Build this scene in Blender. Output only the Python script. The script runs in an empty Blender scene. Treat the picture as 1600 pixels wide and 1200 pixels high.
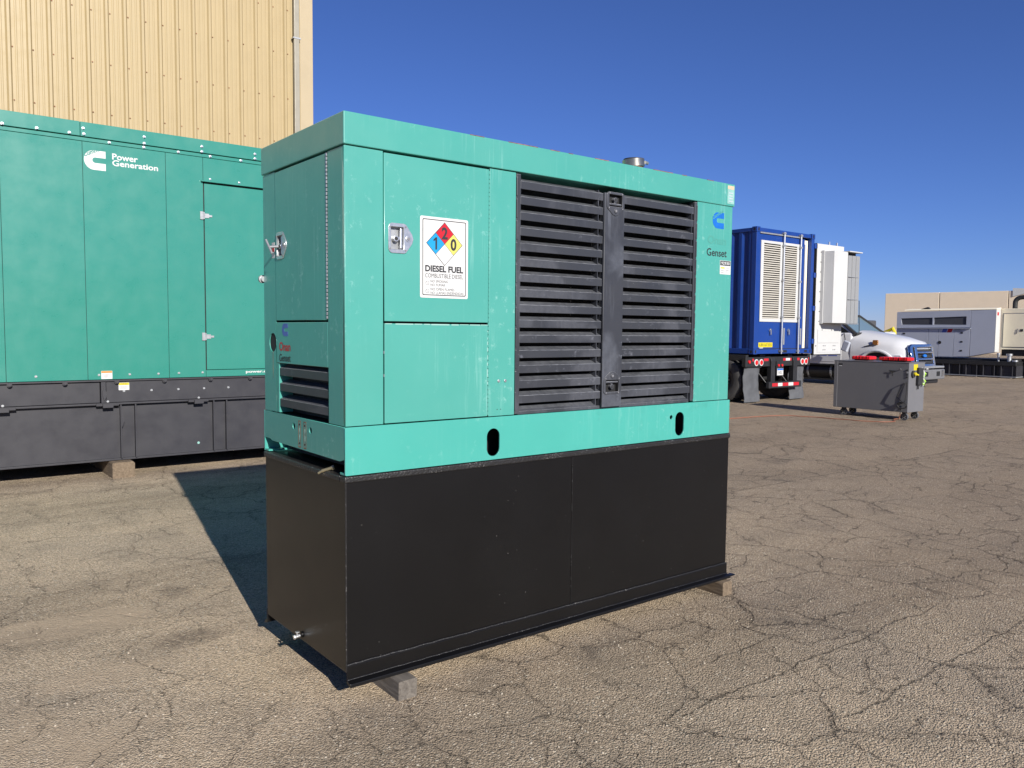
import bpy, bmesh, math, random
from mathutils import Matrix, Vector
random.seed(7)
R = math.radians
SC = bpy.context.scene
COL = SC.collection

# ------------------------------------------------------------------ camera, sky, sun, exposure
cam_d = bpy.data.cameras.new('camera'); cam = bpy.data.objects.new('camera', cam_d); COL.objects.link(cam)
def _rot(rx, ry, rz):
    return (Matrix.Rotation(rz, 4, 'Z') @ Matrix.Rotation(rx, 4, 'X') @ Matrix.Rotation(ry, 4, 'Z'))
CAMP = (-1.50787, -3.05879, 1.60362)
cam.matrix_world = Matrix.Translation(CAMP) @ _rot(1.504656, 0.008889, -0.662572)
cam_d.sensor_fit = 'HORIZONTAL'; cam_d.sensor_width = 36.0; cam_d.lens = 1258.056 / 1600 * 36.0
cam_d.clip_start = 0.05; cam_d.clip_end = 3000
SC.camera = cam

SUN_EL, SUN_AZ = R(24.8), R(190.3)           # azimuth clockwise from +Y
world = bpy.data.worlds.new('World'); SC.world = world; world.use_nodes = True
wn = world.node_tree.nodes; wl = world.node_tree.links
wn.clear()
wo = wn.new('ShaderNodeOutputWorld'); bg = wn.new('ShaderNodeBackground'); sky = wn.new('ShaderNodeTexSky')
sky.sky_type = 'NISHITA'; sky.sun_disc = False; sky.sun_elevation = SUN_EL; sky.sun_rotation = SUN_AZ
sky.altitude = 1600; sky.air_density = 1.0; sky.dust_density = 0.1; sky.ozone_density = 8.0
bg.inputs['Strength'].default_value = 0.058
tint = wn.new('ShaderNodeMix'); tint.data_type = 'RGBA'; tint.blend_type = 'MULTIPLY'; tint.inputs[0].default_value = 1.0
tint.inputs[7].default_value = (1.02, 0.95, 1.24, 1)          # the camera's rendering of a clear high-desert sky
wl.new(sky.outputs['Color'], tint.inputs[6]); wl.new(tint.outputs[2], bg.inputs['Color']); wl.new(bg.outputs['Background'], wo.inputs['Surface'])

sun_d = bpy.data.lights.new('sun', 'SUN'); sun_d.energy = 5.0; sun_d.angle = R(0.5); sun_d.color = (1.0, 0.955, 0.88)
sun = bpy.data.objects.new('sun', sun_d); COL.objects.link(sun)
sdir = Vector((math.sin(SUN_AZ) * math.cos(SUN_EL), math.cos(SUN_AZ) * math.cos(SUN_EL), math.sin(SUN_EL)))
sun.rotation_euler = sdir.to_track_quat('Z', 'Y').to_euler()
sun.location = sdir * 50

SC.view_settings.view_transform = 'Standard'; SC.view_settings.look = 'None'
SC.view_settings.exposure = 0.55; SC.view_settings.gamma = 1.0; SC.view_settings.use_curve_mapping = False
SC.render.engine = 'CYCLES'
SC.cycles.use_denoising = True; SC.cycles.max_bounces = 8

# ------------------------------------------------------------------ material helpers
class NT:
    def __init__(s, name):
        s.m = bpy.data.materials.new(name); s.m.use_nodes = True
        s.n = s.m.node_tree.nodes; s.l = s.m.node_tree.links
        s.b = s.n['Principled BSDF']; s.tc = None
    def new(s, t, **k):
        x = s.n.new(t)
        for a, v in k.items(): setattr(x, a, v)
        return x
    def coord(s, scale=(1, 1, 1), loc=(0, 0, 0), rot=(0, 0, 0)):
        if s.tc is None: s.tc = s.new('ShaderNodeTexCoord')
        mp = s.new('ShaderNodeMapping'); mp.inputs['Scale'].default_value = scale
        mp.inputs['Location'].default_value = loc; mp.inputs['Rotation'].default_value = rot
        s.l.new(s.tc.outputs['Object'], mp.inputs['Vector']); return mp.outputs[0]
    def noise(s, vec, scale, detail=4, rough=0.55, dist=0.0):
        x = s.new('ShaderNodeTexNoise'); x.inputs['Scale'].default_value = scale; x.inputs['Detail'].default_value = detail
        x.inputs['Roughness'].default_value = rough; x.inputs['Distortion'].default_value = dist
        s.l.new(vec, x.inputs['Vector']); return x.outputs['Fac']
    def voro(s, vec, scale, feature='F1', out='Distance', rnd=1.0):
        x = s.new('ShaderNodeTexVoronoi', feature=feature); x.inputs['Scale'].default_value = scale
        x.inputs['Randomness'].default_value = rnd
        s.l.new(vec, x.inputs['Vector']); return x.outputs[out]
    def rmp(s, val, a, b, c=0.0, d=1.0, smooth=False):
        x = s.new('ShaderNodeMapRange'); x.clamp = True
        if smooth: x.interpolation_type = 'SMOOTHSTEP'
        for i, v in zip((1, 2, 3, 4), (a, b, c, d)): x.inputs[i].default_value = v
        s.l.new(val, x.inputs[0]); return x.outputs[0]
    def math(s, op, a, b=None, clamp=False):
        x = s.new('ShaderNodeMath', operation=op); x.use_clamp = clamp
        for i, v in enumerate((a, b)):
            if v is None: continue
            if isinstance(v, (int, float)): x.inputs[i].default_value = v
            else: s.l.new(v, x.inputs[i])
        return x.outputs[0]
    def mix(s, fac, a, b, mode='MIX'):
        x = s.new('ShaderNodeMix', data_type='RGBA', blend_type=mode)
        for i, v in ((0, fac), (6, a), (7, b)):
            if isinstance(v, (int, float)): x.inputs[i].default_value = v
            elif isinstance(v, tuple): x.inputs[i].default_value = (*v, 1)
            else: s.l.new(v, x.inputs[i])
        return x.outputs[2]
    def bump(s, h, strength=0.3, dist=0.01, prev=None):
        x = s.new('ShaderNodeBump'); x.inputs['Strength'].default_value = strength; x.inputs['Distance'].default_value = dist
        s.l.new(h, x.inputs['Height'])
        if prev is not None: s.l.new(prev, x.inputs['Normal'])
        return x.outputs[0]
    def set(s, **k):
        for a, v in k.items():
            i = s.b.inputs[a.replace('_', ' ')]
            if isinstance(v, tuple): i.default_value = (*v, 1) if len(v) == 3 else v
            elif isinstance(v, (int, float)): i.default_value = v
            else: s.l.new(v, i)
        return s

def plain(name, col, rough=0.5, metal=0.0, var=0.06, spec=0.5, scale=6.0, bump=0.0):
    """a surface of one colour with slight uneven tone and gloss"""
    t = NT(name); v = t.coord()
    n = t.noise(v, scale, 5)
    c = t.mix(t.rmp(n, 0.3, 0.7), tuple(max(0, x * (1 - var)) for x in col), tuple(x * (1 + var) for x in col))
    t.set(Base_Color=c, Roughness=t.rmp(t.noise(v, scale * 2.3, 4), 0.3, 0.7, rough * 0.88, min(1, rough * 1.12)), Metallic=metal, Specular_IOR_Level=spec)
    if bump: t.set(Normal=t.bump(t.noise(v, 60, 4), bump, 0.004))
    return t.m

def paint(name, col, fade, rough=0.38, streak=0.5, scuff=0.5, dirt=(0.25, 0.2, 0.13), dirt_amt=0.25, spec=0.5, orange=0.02, settle=None, coat=0.0, cloud=0.03, bloom=0.0):
    """weathered enamel: faded clouds, chalky vertical runs, small scuffs and grime specks"""
    t = NT(name); v = t.coord(); vs = t.coord((48, 48, 2.2)); 
    clouds = t.rmp(t.noise(v, 1.7, 6, 0.6), 0.35, 0.75)
    c = t.mix(clouds, tuple(x * (1 - cloud) for x in col), tuple(x * (1 + cloud) for x in col))
    run = t.math('MULTIPLY', t.rmp(t.noise(vs, 1.0, 5, 0.65), 0.54, 0.74), t.rmp(t.noise(v, 2.6, 4), 0.46, 0.64))
    c = t.mix(t.math('MULTIPLY', run, streak), c, fade)
    sc = t.math('MULTIPLY', t.rmp(t.noise(v, 24, 8, 0.72), 0.57, 0.68), t.rmp(t.noise(v, 3.3, 4, dist=1.0), 0.48, 0.62))
    c = t.mix(t.math('MULTIPLY', sc, scuff), c, fade)
    d = t.math('MULTIPLY', t.rmp(t.noise(v, 9, 7, 0.7), 0.56, 0.74), t.rmp(t.noise(v, 1.3, 2), 0.5, 0.7))
    c = t.mix(t.math('MULTIPLY', d, dirt_amt), c, dirt)
    chips = t.rmp(t.voro(v, 34), 0.035, 0.015)
    keep = t.rmp(t.noise(v, 5, 2), 0.62, 0.66)
    c = t.mix(t.math('MULTIPLY', chips, keep), c, (0.62, 0.62, 0.56))
    if bloom:      # chalky oxidised patches
        c = t.mix(t.math('MULTIPLY', t.math('MULTIPLY', t.rmp(t.noise(v, 2.4, 4, 0.5, 0.6), 0.50, 0.60, smooth=True), t.rmp(t.noise(v, 40, 4, 0.7), 0.25, 0.65, 0.5, 1.0)), bloom), c, fade)
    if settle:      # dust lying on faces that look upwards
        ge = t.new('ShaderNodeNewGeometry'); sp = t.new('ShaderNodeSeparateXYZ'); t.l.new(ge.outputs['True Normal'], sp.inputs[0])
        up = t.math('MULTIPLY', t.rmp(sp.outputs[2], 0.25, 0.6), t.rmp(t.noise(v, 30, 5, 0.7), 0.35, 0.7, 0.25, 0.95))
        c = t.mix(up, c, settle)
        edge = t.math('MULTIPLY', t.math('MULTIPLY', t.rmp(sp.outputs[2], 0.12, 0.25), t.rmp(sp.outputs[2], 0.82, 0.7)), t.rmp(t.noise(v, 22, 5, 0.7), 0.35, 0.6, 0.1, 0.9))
        c = t.mix(edge, c, (0.24, 0.245, 0.26))      # highlight along the folds painted into the colour, with some rubbed paint
    rg = t.rmp(t.noise(v, 5, 5), 0.3, 0.7, rough * 0.85, rough * 1.25)
    t.set(Base_Color=c, Roughness=rg, Specular_IOR_Level=spec)
    if coat: t.set(Coat_Weight=coat, Coat_Roughness=0.16)
    nb = t.bump(t.noise(v, 2.6, 3), 0.045, 0.03)
    t.set(Normal=t.bump(t.noise(v, 420, 2), orange, 0.002, nb))
    return t.m

M = {}
M['green'] = paint('sea green enamel', (0.056, 0.276, 0.232), (0.20, 0.42, 0.375), 0.40, 0.55, 0.75, dirt=(0.035, 0.18, 0.15), dirt_amt=0.4, coat=0.45)
M['green_skid'] = paint('fresher sea green enamel on the skid', (0.050, 0.305, 0.258), (0.20, 0.44, 0.39), 0.40, 0.35, 0.4, dirt=(0.035, 0.18, 0.15), dirt_amt=0.4, coat=0.4)
M['green2'] = paint('emerald green enamel', (0.028, 0.196, 0.153), (0.05, 0.25, 0.20), 0.3, 0.10, 0.05, dirt=(0.025, 0.14, 0.11), dirt_amt=0.08, cloud=0.015, coat=0.25)
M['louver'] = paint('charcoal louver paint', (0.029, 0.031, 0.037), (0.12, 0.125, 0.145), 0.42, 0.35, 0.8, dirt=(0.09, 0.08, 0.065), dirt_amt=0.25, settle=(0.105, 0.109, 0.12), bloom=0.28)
M['louver_dusty'] = paint('charcoal paint with chalky runs', (0.029, 0.031, 0.038), (0.12, 0.13, 0.155), 0.45, 0.6, 1.0, dirt=(0.10, 0.10, 0.11), dirt_amt=0.3, bloom=0.4)
def tank_black():
    t = NT('fresh black tank paint'); v = t.coord()
    c = t.mix(t.rmp(t.noise(v, 0.9, 5), 0.35, 0.7), (0.0028, 0.0027, 0.0029), (0.0042, 0.0040, 0.0041))
    sp = t.math('MULTIPLY', t.rmp(t.voro(v, 30), 0.07, 0.035), t.rmp(t.noise(v, 3.4, 4), 0.56, 0.62))
    c = t.mix(t.math('MULTIPLY', sp, 0.7), c, (0.22, 0.21, 0.2))
    t.set(Base_Color=c, Roughness=t.rmp(t.noise(v, 4, 5), 0.3, 0.7, 0.32, 0.36), Specular_IOR_Level=0.42)
    t.set(Normal=t.bump(t.noise(v, 300, 2), 0.03, 0.002, t.bump(t.noise(v, 1.8, 3), 0.03, 0.03))); return t.m
M['tank'] = tank_black()
def weld():
    t = NT('black paint over weld bead'); v = t.coord()
    c = t.mix(t.math('MULTIPLY', t.rmp(t.noise(v, 120, 5, 0.7), 0.57, 0.64), t.rmp(t.noise(v, 7, 4), 0.46, 0.64)), (0.012, 0.0115, 0.0115), (0.24, 0.23, 0.22))
    t.set(Base_Color=c, Roughness=0.45, Normal=t.bump(t.noise(v, 90, 4), 0.6, 0.006)); return t.m
M['weld'] = weld()
M['grey_tank'] = paint('dark grey base paint', (0.027, 0.0265, 0.032), (0.06, 0.06, 0.06), 0.45, 0.15, 0.25, dirt=(0.06, 0.05, 0.04), dirt_amt=0.25)
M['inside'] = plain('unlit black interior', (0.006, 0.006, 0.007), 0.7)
M['gasket'] = plain('black rubber', (0.02, 0.02, 0.021), 0.7)
M['zinc'] = plain('zinc plated steel', (0.56, 0.57, 0.58), 0.36, 0.85, 0.12, scale=40)
M['chrome'] = plain('bright chrome', (0.75, 0.76, 0.78), 0.09, 1.0, 0.02)
M['steel'] = plain('galvanised steel', (0.36, 0.37, 0.38), 0.45, 0.6, 0.15, scale=20)
M['dull_metal'] = plain('heat dulled stainless', (0.36, 0.33, 0.27), 0.3, 0.9, 0.25, scale=12)
M['chalk'] = plain('chalky worn paint edge', (0.24, 0.42, 0.38), 0.6)
M['brass'] = plain('dull brass', (0.30, 0.26, 0.16), 0.4, 0.6, 0.2)
M['rust'] = plain('rusty pipe steel', (0.20, 0.085, 0.045), 0.85, 0.0, 0.5, scale=30, bump=0.4)
M['white'] = plain('white sticker vinyl', (0.52, 0.52, 0.51), 0.45, var=0.02)
M['ink'] = plain('black print', (0.022, 0.022, 0.024), 0.5)
M['ink_grey'] = plain('grey print', (0.16, 0.16, 0.17), 0.5)
M['red'] = plain('red print', (0.42, 0.004, 0.015), 0.5)
M['sblue'] = plain('cyan blue print', (0.003, 0.24, 0.50), 0.5)
M['yellow'] = plain('pale yellow print', (0.50, 0.46, 0.10), 0.5)
M['byellow'] = plain('bright yellow vinyl', (0.52, 0.43, 0.01), 0.45)
M['orange'] = plain('orange print', (0.52, 0.2, 0.03), 0.45)
M['pale_orange'] = plain('sun bleached orange print', (0.5, 0.38, 0.26), 0.5)
M['pale_film'] = plain('sun bleached clear label', (0.22, 0.41, 0.37), 0.4, var=0.12, scale=40)
M['logo_blue'] = plain('bright blue vinyl', (0.008, 0.115, 0.43), 0.4, var=0.08, scale=30)
M['faded_blue'] = plain('faded blue vinyl', (0.06, 0.10, 0.36), 0.45, var=0.1, scale=30)
M['ghost'] = plain('ghost of a removed decal', (0.062, 0.255, 0.215), 0.45)
M['dred'] = plain('dark red vinyl', (0.42, 0.012, 0.02), 0.45)
M['white_p'] = paint('white enamel', (0.47, 0.47, 0.46), (0.5, 0.5, 0.49), 0.35, 0.2, 0.2, dirt=(0.32, 0.30, 0.25), dirt_amt=0.25)
M['cream'] = paint('cream enamel', (0.86, 0.78, 0.58), (0.86, 0.8, 0.64), 0.42, 0.2, 0.2, dirt=(0.5, 0.42, 0.3), dirt_amt=0.2)
M['louvre'] = paint('cream louvre enamel', (0.50, 0.47, 0.41), (0.52, 0.49, 0.44), 0.4, 0.1, 0.1, dirt=(0.3, 0.27, 0.22), dirt_amt=0.3)
M['mtu'] = paint('mid grey enamel', (0.40, 0.425, 0.49), (0.44, 0.46, 0.51), 0.42, 0.15, 0.1, dirt_amt=0.1)
M['mtu_dark'] = plain('dark grey mesh', (0.05, 0.052, 0.06), 0.6)
M['cart'] = paint('grey cabinet enamel', (0.128, 0.128, 0.136), (0.2, 0.2, 0.2), 0.45, 0.2, 0.25, dirt_amt=0.15)
M['blue'] = paint('royal blue container paint', (0.005, 0.036, 0.20), (0.02, 0.07, 0.26), 0.4, 0.25, 0.25, dirt=(0.05, 0.05, 0.07), dirt_amt=0.25)
M['chassis'] = paint('black chassis paint', (0.014, 0.014, 0.015), (0.06, 0.06, 0.06), 0.5, 0.3, 0.3, dirt=(0.12, 0.10, 0.08), dirt_amt=0.3)
M['rubber'] = plain('dusty tyre rubber', (0.045, 0.043, 0.041), 0.8, var=0.3, scale=12)
M['flap'] = plain('dusty grey mud flap rubber', (0.075, 0.078, 0.085), 0.75, var=0.25, scale=5)
M['glass'] = plain('dark window glass', (0.012, 0.016, 0.018), 0.05, var=0.0, spec=1.0)
M['ws'] = plain('windscreen glass', (0.13, 0.195, 0.235), 0.05, var=0.0, spec=1.0)  # blue base colour stands in for sky seen in the glass
M['truck'] = plain('white truck paint', (0.55, 0.55, 0.56), 0.22, var=0.02, spec=0.6)
M['lens_red'] = plain('red lens', (0.55, 0.01, 0.015), 0.2)
M['lens_amber'] = plain('amber lens', (0.75, 0.27, 0.02), 0.2)
M['lens_brown'] = plain('smoked amber lens', (0.30, 0.12, 0.03), 0.2)
M['lens_clear'] = plain('clear lamp lens', (0.55, 0.57, 0.6), 0.1)
M['hi_green'] = plain('fluorescent green strap', (0.27, 0.5, 0.02), 0.6)
M['cable_o'] = plain('orange cable jacket', (0.27, 0.10, 0.055), 0.55)
M['filter'] = paint('weathered aluminium filter', (0.22, 0.225, 0.23), (0.32, 0.325, 0.33), 0.5, 0.7, 0.3, dirt=(0.14, 0.14, 0.14), dirt_amt=0.5)
M['concrete'] = paint('tan painted concrete', (0.66, 0.55, 0.41), (0.68, 0.57, 0.43), 0.8, 0.1, 0.05, dirt=(0.5, 0.38, 0.25), dirt_amt=0.15)
M['siding'] = paint('cream yellow steel siding', (0.345, 0.265, 0.138), (0.37, 0.29, 0.165), 0.45, 0.12, 0.08, dirt=(0.28, 0.20, 0.10), dirt_amt=0.18)
M['trim'] = paint('cream steel trim', (0.37, 0.30, 0.19), (0.4, 0.33, 0.22), 0.45, 0.16, 0.08, dirt_amt=0.1)
M['dspout'] = plain('grey aluminium downpipe', (0.27, 0.25, 0.20), 0.5, 0.2)
def wood(name, a, b):
    t = NT(name); v = t.coord((30, 3, 30)); v2 = t.coord()
    c = t.mix(t.rmp(t.noise(v, 1.5, 6, 0.65, 0.8), 0.3, 0.7), a, b)
    c = t.mix(t.rmp(t.noise(v2, 14, 6, 0.7), 0.58, 0.72), c, tuple(x * 0.45 for x in a))
    t.set(Base_Color=c, Roughness=0.85, Normal=t.bump(t.noise(v, 2.5, 5), 0.6, 0.006)); return t.m
M['wood'] = wood('weathered grey timber', (0.07, 0.06, 0.05), (0.165, 0.145, 0.122))
M['wood2'] = wood('weathered brown timber', (0.085, 0.06, 0.037), (0.20, 0.15, 0.10))

def ground_mat():
    t = NT('dusty cracked asphalt'); v = t.coord()
    big = t.noise(v, 0.55, 6, 0.6); mid = t.noise(v, 2.3, 5, 0.6)
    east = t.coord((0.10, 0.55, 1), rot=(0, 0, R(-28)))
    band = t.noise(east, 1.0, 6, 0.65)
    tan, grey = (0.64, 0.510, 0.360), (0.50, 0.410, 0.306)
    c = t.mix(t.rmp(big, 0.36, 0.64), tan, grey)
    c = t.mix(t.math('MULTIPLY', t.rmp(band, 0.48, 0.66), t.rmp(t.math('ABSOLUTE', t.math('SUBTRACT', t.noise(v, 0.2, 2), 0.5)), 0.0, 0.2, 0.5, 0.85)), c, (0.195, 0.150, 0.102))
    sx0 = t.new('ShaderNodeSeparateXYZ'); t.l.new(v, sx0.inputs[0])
    worn = t.rmp(t.math('ADD', sx0.outputs[0], t.math('MULTIPLY', t.noise(v, 0.35, 4), 5.0)), 2.0, 9.0)  # view-dependent brightness falloff painted into the colour, darker brown to the east
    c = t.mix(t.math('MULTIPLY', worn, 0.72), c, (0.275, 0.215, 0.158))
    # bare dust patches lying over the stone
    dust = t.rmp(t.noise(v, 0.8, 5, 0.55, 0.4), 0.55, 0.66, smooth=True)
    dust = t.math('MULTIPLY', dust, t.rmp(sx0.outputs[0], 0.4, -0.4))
    def patch(x, y, rx, ry, rot, soft, nz=0.5):
        """an irregular spot on the ground, 1 inside"""
        m = t.coord((1 / rx, 1 / ry, 0), rot=(0, 0, 0)); w = t.new('ShaderNodeVectorMath', operation='SUBTRACT'); t.l.new(m, w.inputs[0]); w.inputs[1].default_value = (x / rx, y / ry, 0)
        le = t.new('ShaderNodeVectorMath', operation='LENGTH'); t.l.new(w.outputs[0], le.inputs[0])
        return t.rmp(t.math('ADD', le.outputs['Value'], t.math('MULTIPLY', t.math('SUBTRACT', t.noise(v, 3.0, 6, 0.65), 0.5), nz * 2)), 1.0, 1.0 - soft, smooth=True)
    dust = t.math('MAXIMUM', dust, patch(-0.78, 1.75, 0.55, 0.26, 0, 0.4))
    dust = t.math('MAXIMUM', dust, t.math('MULTIPLY', patch(-0.75, 0.95, 0.4, 0.16, 0, 0.5), 0.7))
    # aggregate
    ag = t.voro(v, 125, out='Color'); sep = t.new('ShaderNodeSeparateColor'); t.l.new(ag, sep.inputs[0])
    st = sep.outputs[0]; st2 = sep.outputs[1]
    stone = t.mix(st, (0.68, 0.66, 0.63), (1.28, 1.26, 1.23))
    cs = t.mix(1.0, c, stone, 'MULTIPLY')
    cs = t.mix(t.rmp(st2, 0.95, 0.97), cs, (0.60, 0.52, 0.40))
    pits = t.rmp(t.noise(v, 75, 4, 0.7), 0.45, 0.33)
    cs = t.mix(t.math('MULTIPLY', pits, 0.8), cs, (0.075, 0.062, 0.05))
    cs = t.mix(t.math('MULTIPLY', t.rmp(mid, 0.5, 0.72), 0.35), cs, (0.20, 0.165, 0.125))
    dcol = t.mix(t.rmp(t.noise(v, 55, 5, 0.7), 0.35, 0.65), (0.335, 0.255, 0.170), (0.44, 0.345, 0.240))
    col = t.mix(t.math('MULTIPLY', dust, 0.85), cs, dcol)
    # oil and tyre grime
    oil = t.math('MULTIPLY', t.rmp(t.noise(v, 1.15, 5, 0.6), 0.62, 0.72), t.rmp(t.noise(v, 7, 5, 0.7), 0.42, 0.62))
    col = t.mix(t.math('MULTIPLY', oil, 0.6), col, (0.10, 0.085, 0.07))
    for px_, py_, rx_, ry_, k_ in ((-0.33, 1.18, 0.26, 0.16, 0.7), (-0.17, 1.99, 0.14, 0.2, 0.55), (0.35, 5.6, 0.55, 0.16, 0.6), (-1.1, 1.6, 0.5, 0.3, 0.35), (-1.35, -0.75, 0.16, 0.14, 0.7), (0.0, 0.45, 0.22, 0.10, 0.4)):
        col = t.mix(t.math('MULTIPLY', t.math('MULTIPLY', patch(px_, py_, rx_, ry_, 0, 0.7), t.rmp(t.noise(v, 22, 6, 0.75), 0.36, 0.60)), k_), col, (0.15, 0.115, 0.085))
    # crack web: warped cells, partly broken
    wv = t.new('ShaderNodeTexNoise'); wv.inputs['Scale'].default_value = 2.4; wv.inputs['Detail'].default_value = 6
    wv.inputs['Roughness'].default_value = 0.62; t.l.new(v, wv.inputs['Vector'])
    ma = t.new('ShaderNodeVectorMath', operation='MULTIPLY_ADD'); t.l.new(wv.outputs['Color'], ma.inputs[0])
    ma.inputs[1].default_value = (0.42, 0.42, 0); t.l.new(v, ma.inputs[2]); wvec = ma.outputs[0]
    flat = t.new('ShaderNodeVectorMath', operation='MULTIPLY'); t.l.new(wvec, flat.inputs[0]); flat.inputs[1].default_value = (1, 1, 0); wvec = flat.outputs[0]
    e1 = t.rmp(t.voro(wvec, 1.75, 'DISTANCE_TO_EDGE'), 0.0, 0.010, 1, 0)
    e2 = t.rmp(t.voro(wvec, 3.7, 'DISTANCE_TO_EDGE'), 0.0, 0.015, 1, 0)
    m1 = t.rmp(t.noise(v, 1.1, 4), 0.38, 0.52); m2 = t.math('MULTIPLY', t.rmp(t.noise(v, 0.7, 3, dist=0.5), 0.46, 0.54), t.rmp(t.noise(v, 3, 2), 0.42, 0.52))
    # long pour joints running parallel to the yard grid
    sx = t.new('ShaderNodeSeparateXYZ'); t.l.new(v, sx.inputs[0])
    wob = t.math('MULTIPLY', t.math('SUBTRACT', t.noise(v, 3.0, 7, 0.7), 0.5), 0.16)
    yy = t.math('ADD', sx.outputs[1], wob)
    long_c = None
    for y0, x0, x1 in ((-0.92, 0.9, 3.6), (-1.345, 1.5, 9.0), (-0.63, 1.45, 2.4), (-2.2, 2.5, 9.0), (1.9, 4.5, 12.0)):
        d = t.math('ABSOLUTE', t.math('SUBTRACT', yy, y0))
        k = t.math('MULTIPLY', t.rmp(d, 0.0, 0.008, 1, 0), t.math('MULTIPLY', t.rmp(sx.outputs[0], x0, x0 + 0.2), t.rmp(sx.outputs[0], x1, x1 - 0.5)))
        long_c = k if long_c is None else t.math('MAXIMUM', long_c, k)
    web = t.math('MAXIMUM', t.math('MULTIPLY', e1, m1), t.math('MULTIPLY', e2, m2))
    rag = t.rmp(t.noise(v, 40, 3), 0.36, 0.50, 0.15, 1.0)
    crack = t.math('MULTIPLY', t.math('MAXIMUM', web, long_c), rag)
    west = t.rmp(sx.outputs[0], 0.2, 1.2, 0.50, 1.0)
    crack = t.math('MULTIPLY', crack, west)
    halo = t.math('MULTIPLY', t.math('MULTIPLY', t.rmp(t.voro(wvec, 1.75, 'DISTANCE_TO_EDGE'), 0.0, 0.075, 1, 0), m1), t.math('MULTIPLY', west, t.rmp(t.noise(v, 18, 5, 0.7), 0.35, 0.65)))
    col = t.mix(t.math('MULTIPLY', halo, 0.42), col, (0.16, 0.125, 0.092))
    col = t.mix(t.math('MULTIPLY', crack, 0.72), col, (0.07, 0.056, 0.042))
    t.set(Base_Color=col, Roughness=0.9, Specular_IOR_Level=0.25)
    # relief
    h_st = t.math('MULTIPLY', t.voro(v, 125), -1.0)
    nd = t.math('SUBTRACT', 1.0, t.math('MULTIPLY', dust, 0.75))
    h1 = t.math('MULTIPLY', t.math('ADD', h_st, t.math('MULTIPLY', t.noise(v, 75, 5, 0.7), 1.3)), nd)
    b0 = t.bump(t.noise(v, 3.2, 5, 0.6), 0.35, 0.05)
    b1 = t.bump(h1, 0.9, 0.015, b0)
    b2 = t.bump(t.math('SUBTRACT', 1.0, crack), 0.7, 0.02, b1)
    t.set(Normal=b2)
    return t.m
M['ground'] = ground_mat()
M['pebble'] = plain('loose stone chips', (0.36, 0.31, 0.24), 0.9, var=0.45, scale=3.0)

# ------------------------------------------------------------------ object helpers
WL = {}
def link(o): COL.objects.link(o); return o
def meta(o, label=None, cat=None, group=None, kind=None):
    if label: o['label'] = label
    if cat: o['category'] = cat
    if group: o['group'] = group
    if kind: o['kind'] = kind
    return o
def thing(name, label, cat, loc, group=None):
    o = link(bpy.data.objects.new(name, None)); o.location = loc; o.empty_display_size = 0.2
    WL[o.name] = Vector(loc); return meta(o, label, cat, group)
def add_obj(name, me, parent=None, origin=None, mat=None, label=None):
    """link mesh 'me' (world coordinates) as one object"""
    base = WL[parent.name] if parent is not None else Vector(origin if origin is not None else (0, 0, 0))
    me.transform(Matrix.Translation(-base))
    if mat is not None:
        me.materials.clear(); me.materials.append(mat)
    o = link(bpy.data.objects.new(name, me))
    if parent is not None: o.parent = parent
    else: o.location = base
    WL[o.name] = base
    if label: o['label'] = label
    return o
def instance(name, me, parent, pos, rot=None):
    """another object sharing the mesh 'me', which is modelled about its own origin"""
    o = link(bpy.data.objects.new(name, me)); o.parent = parent; o.location = Vector(pos) - WL[parent.name]
    if rot is not None: o.rotation_euler = rot
    WL[o.name] = Vector(pos); return o

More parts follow.
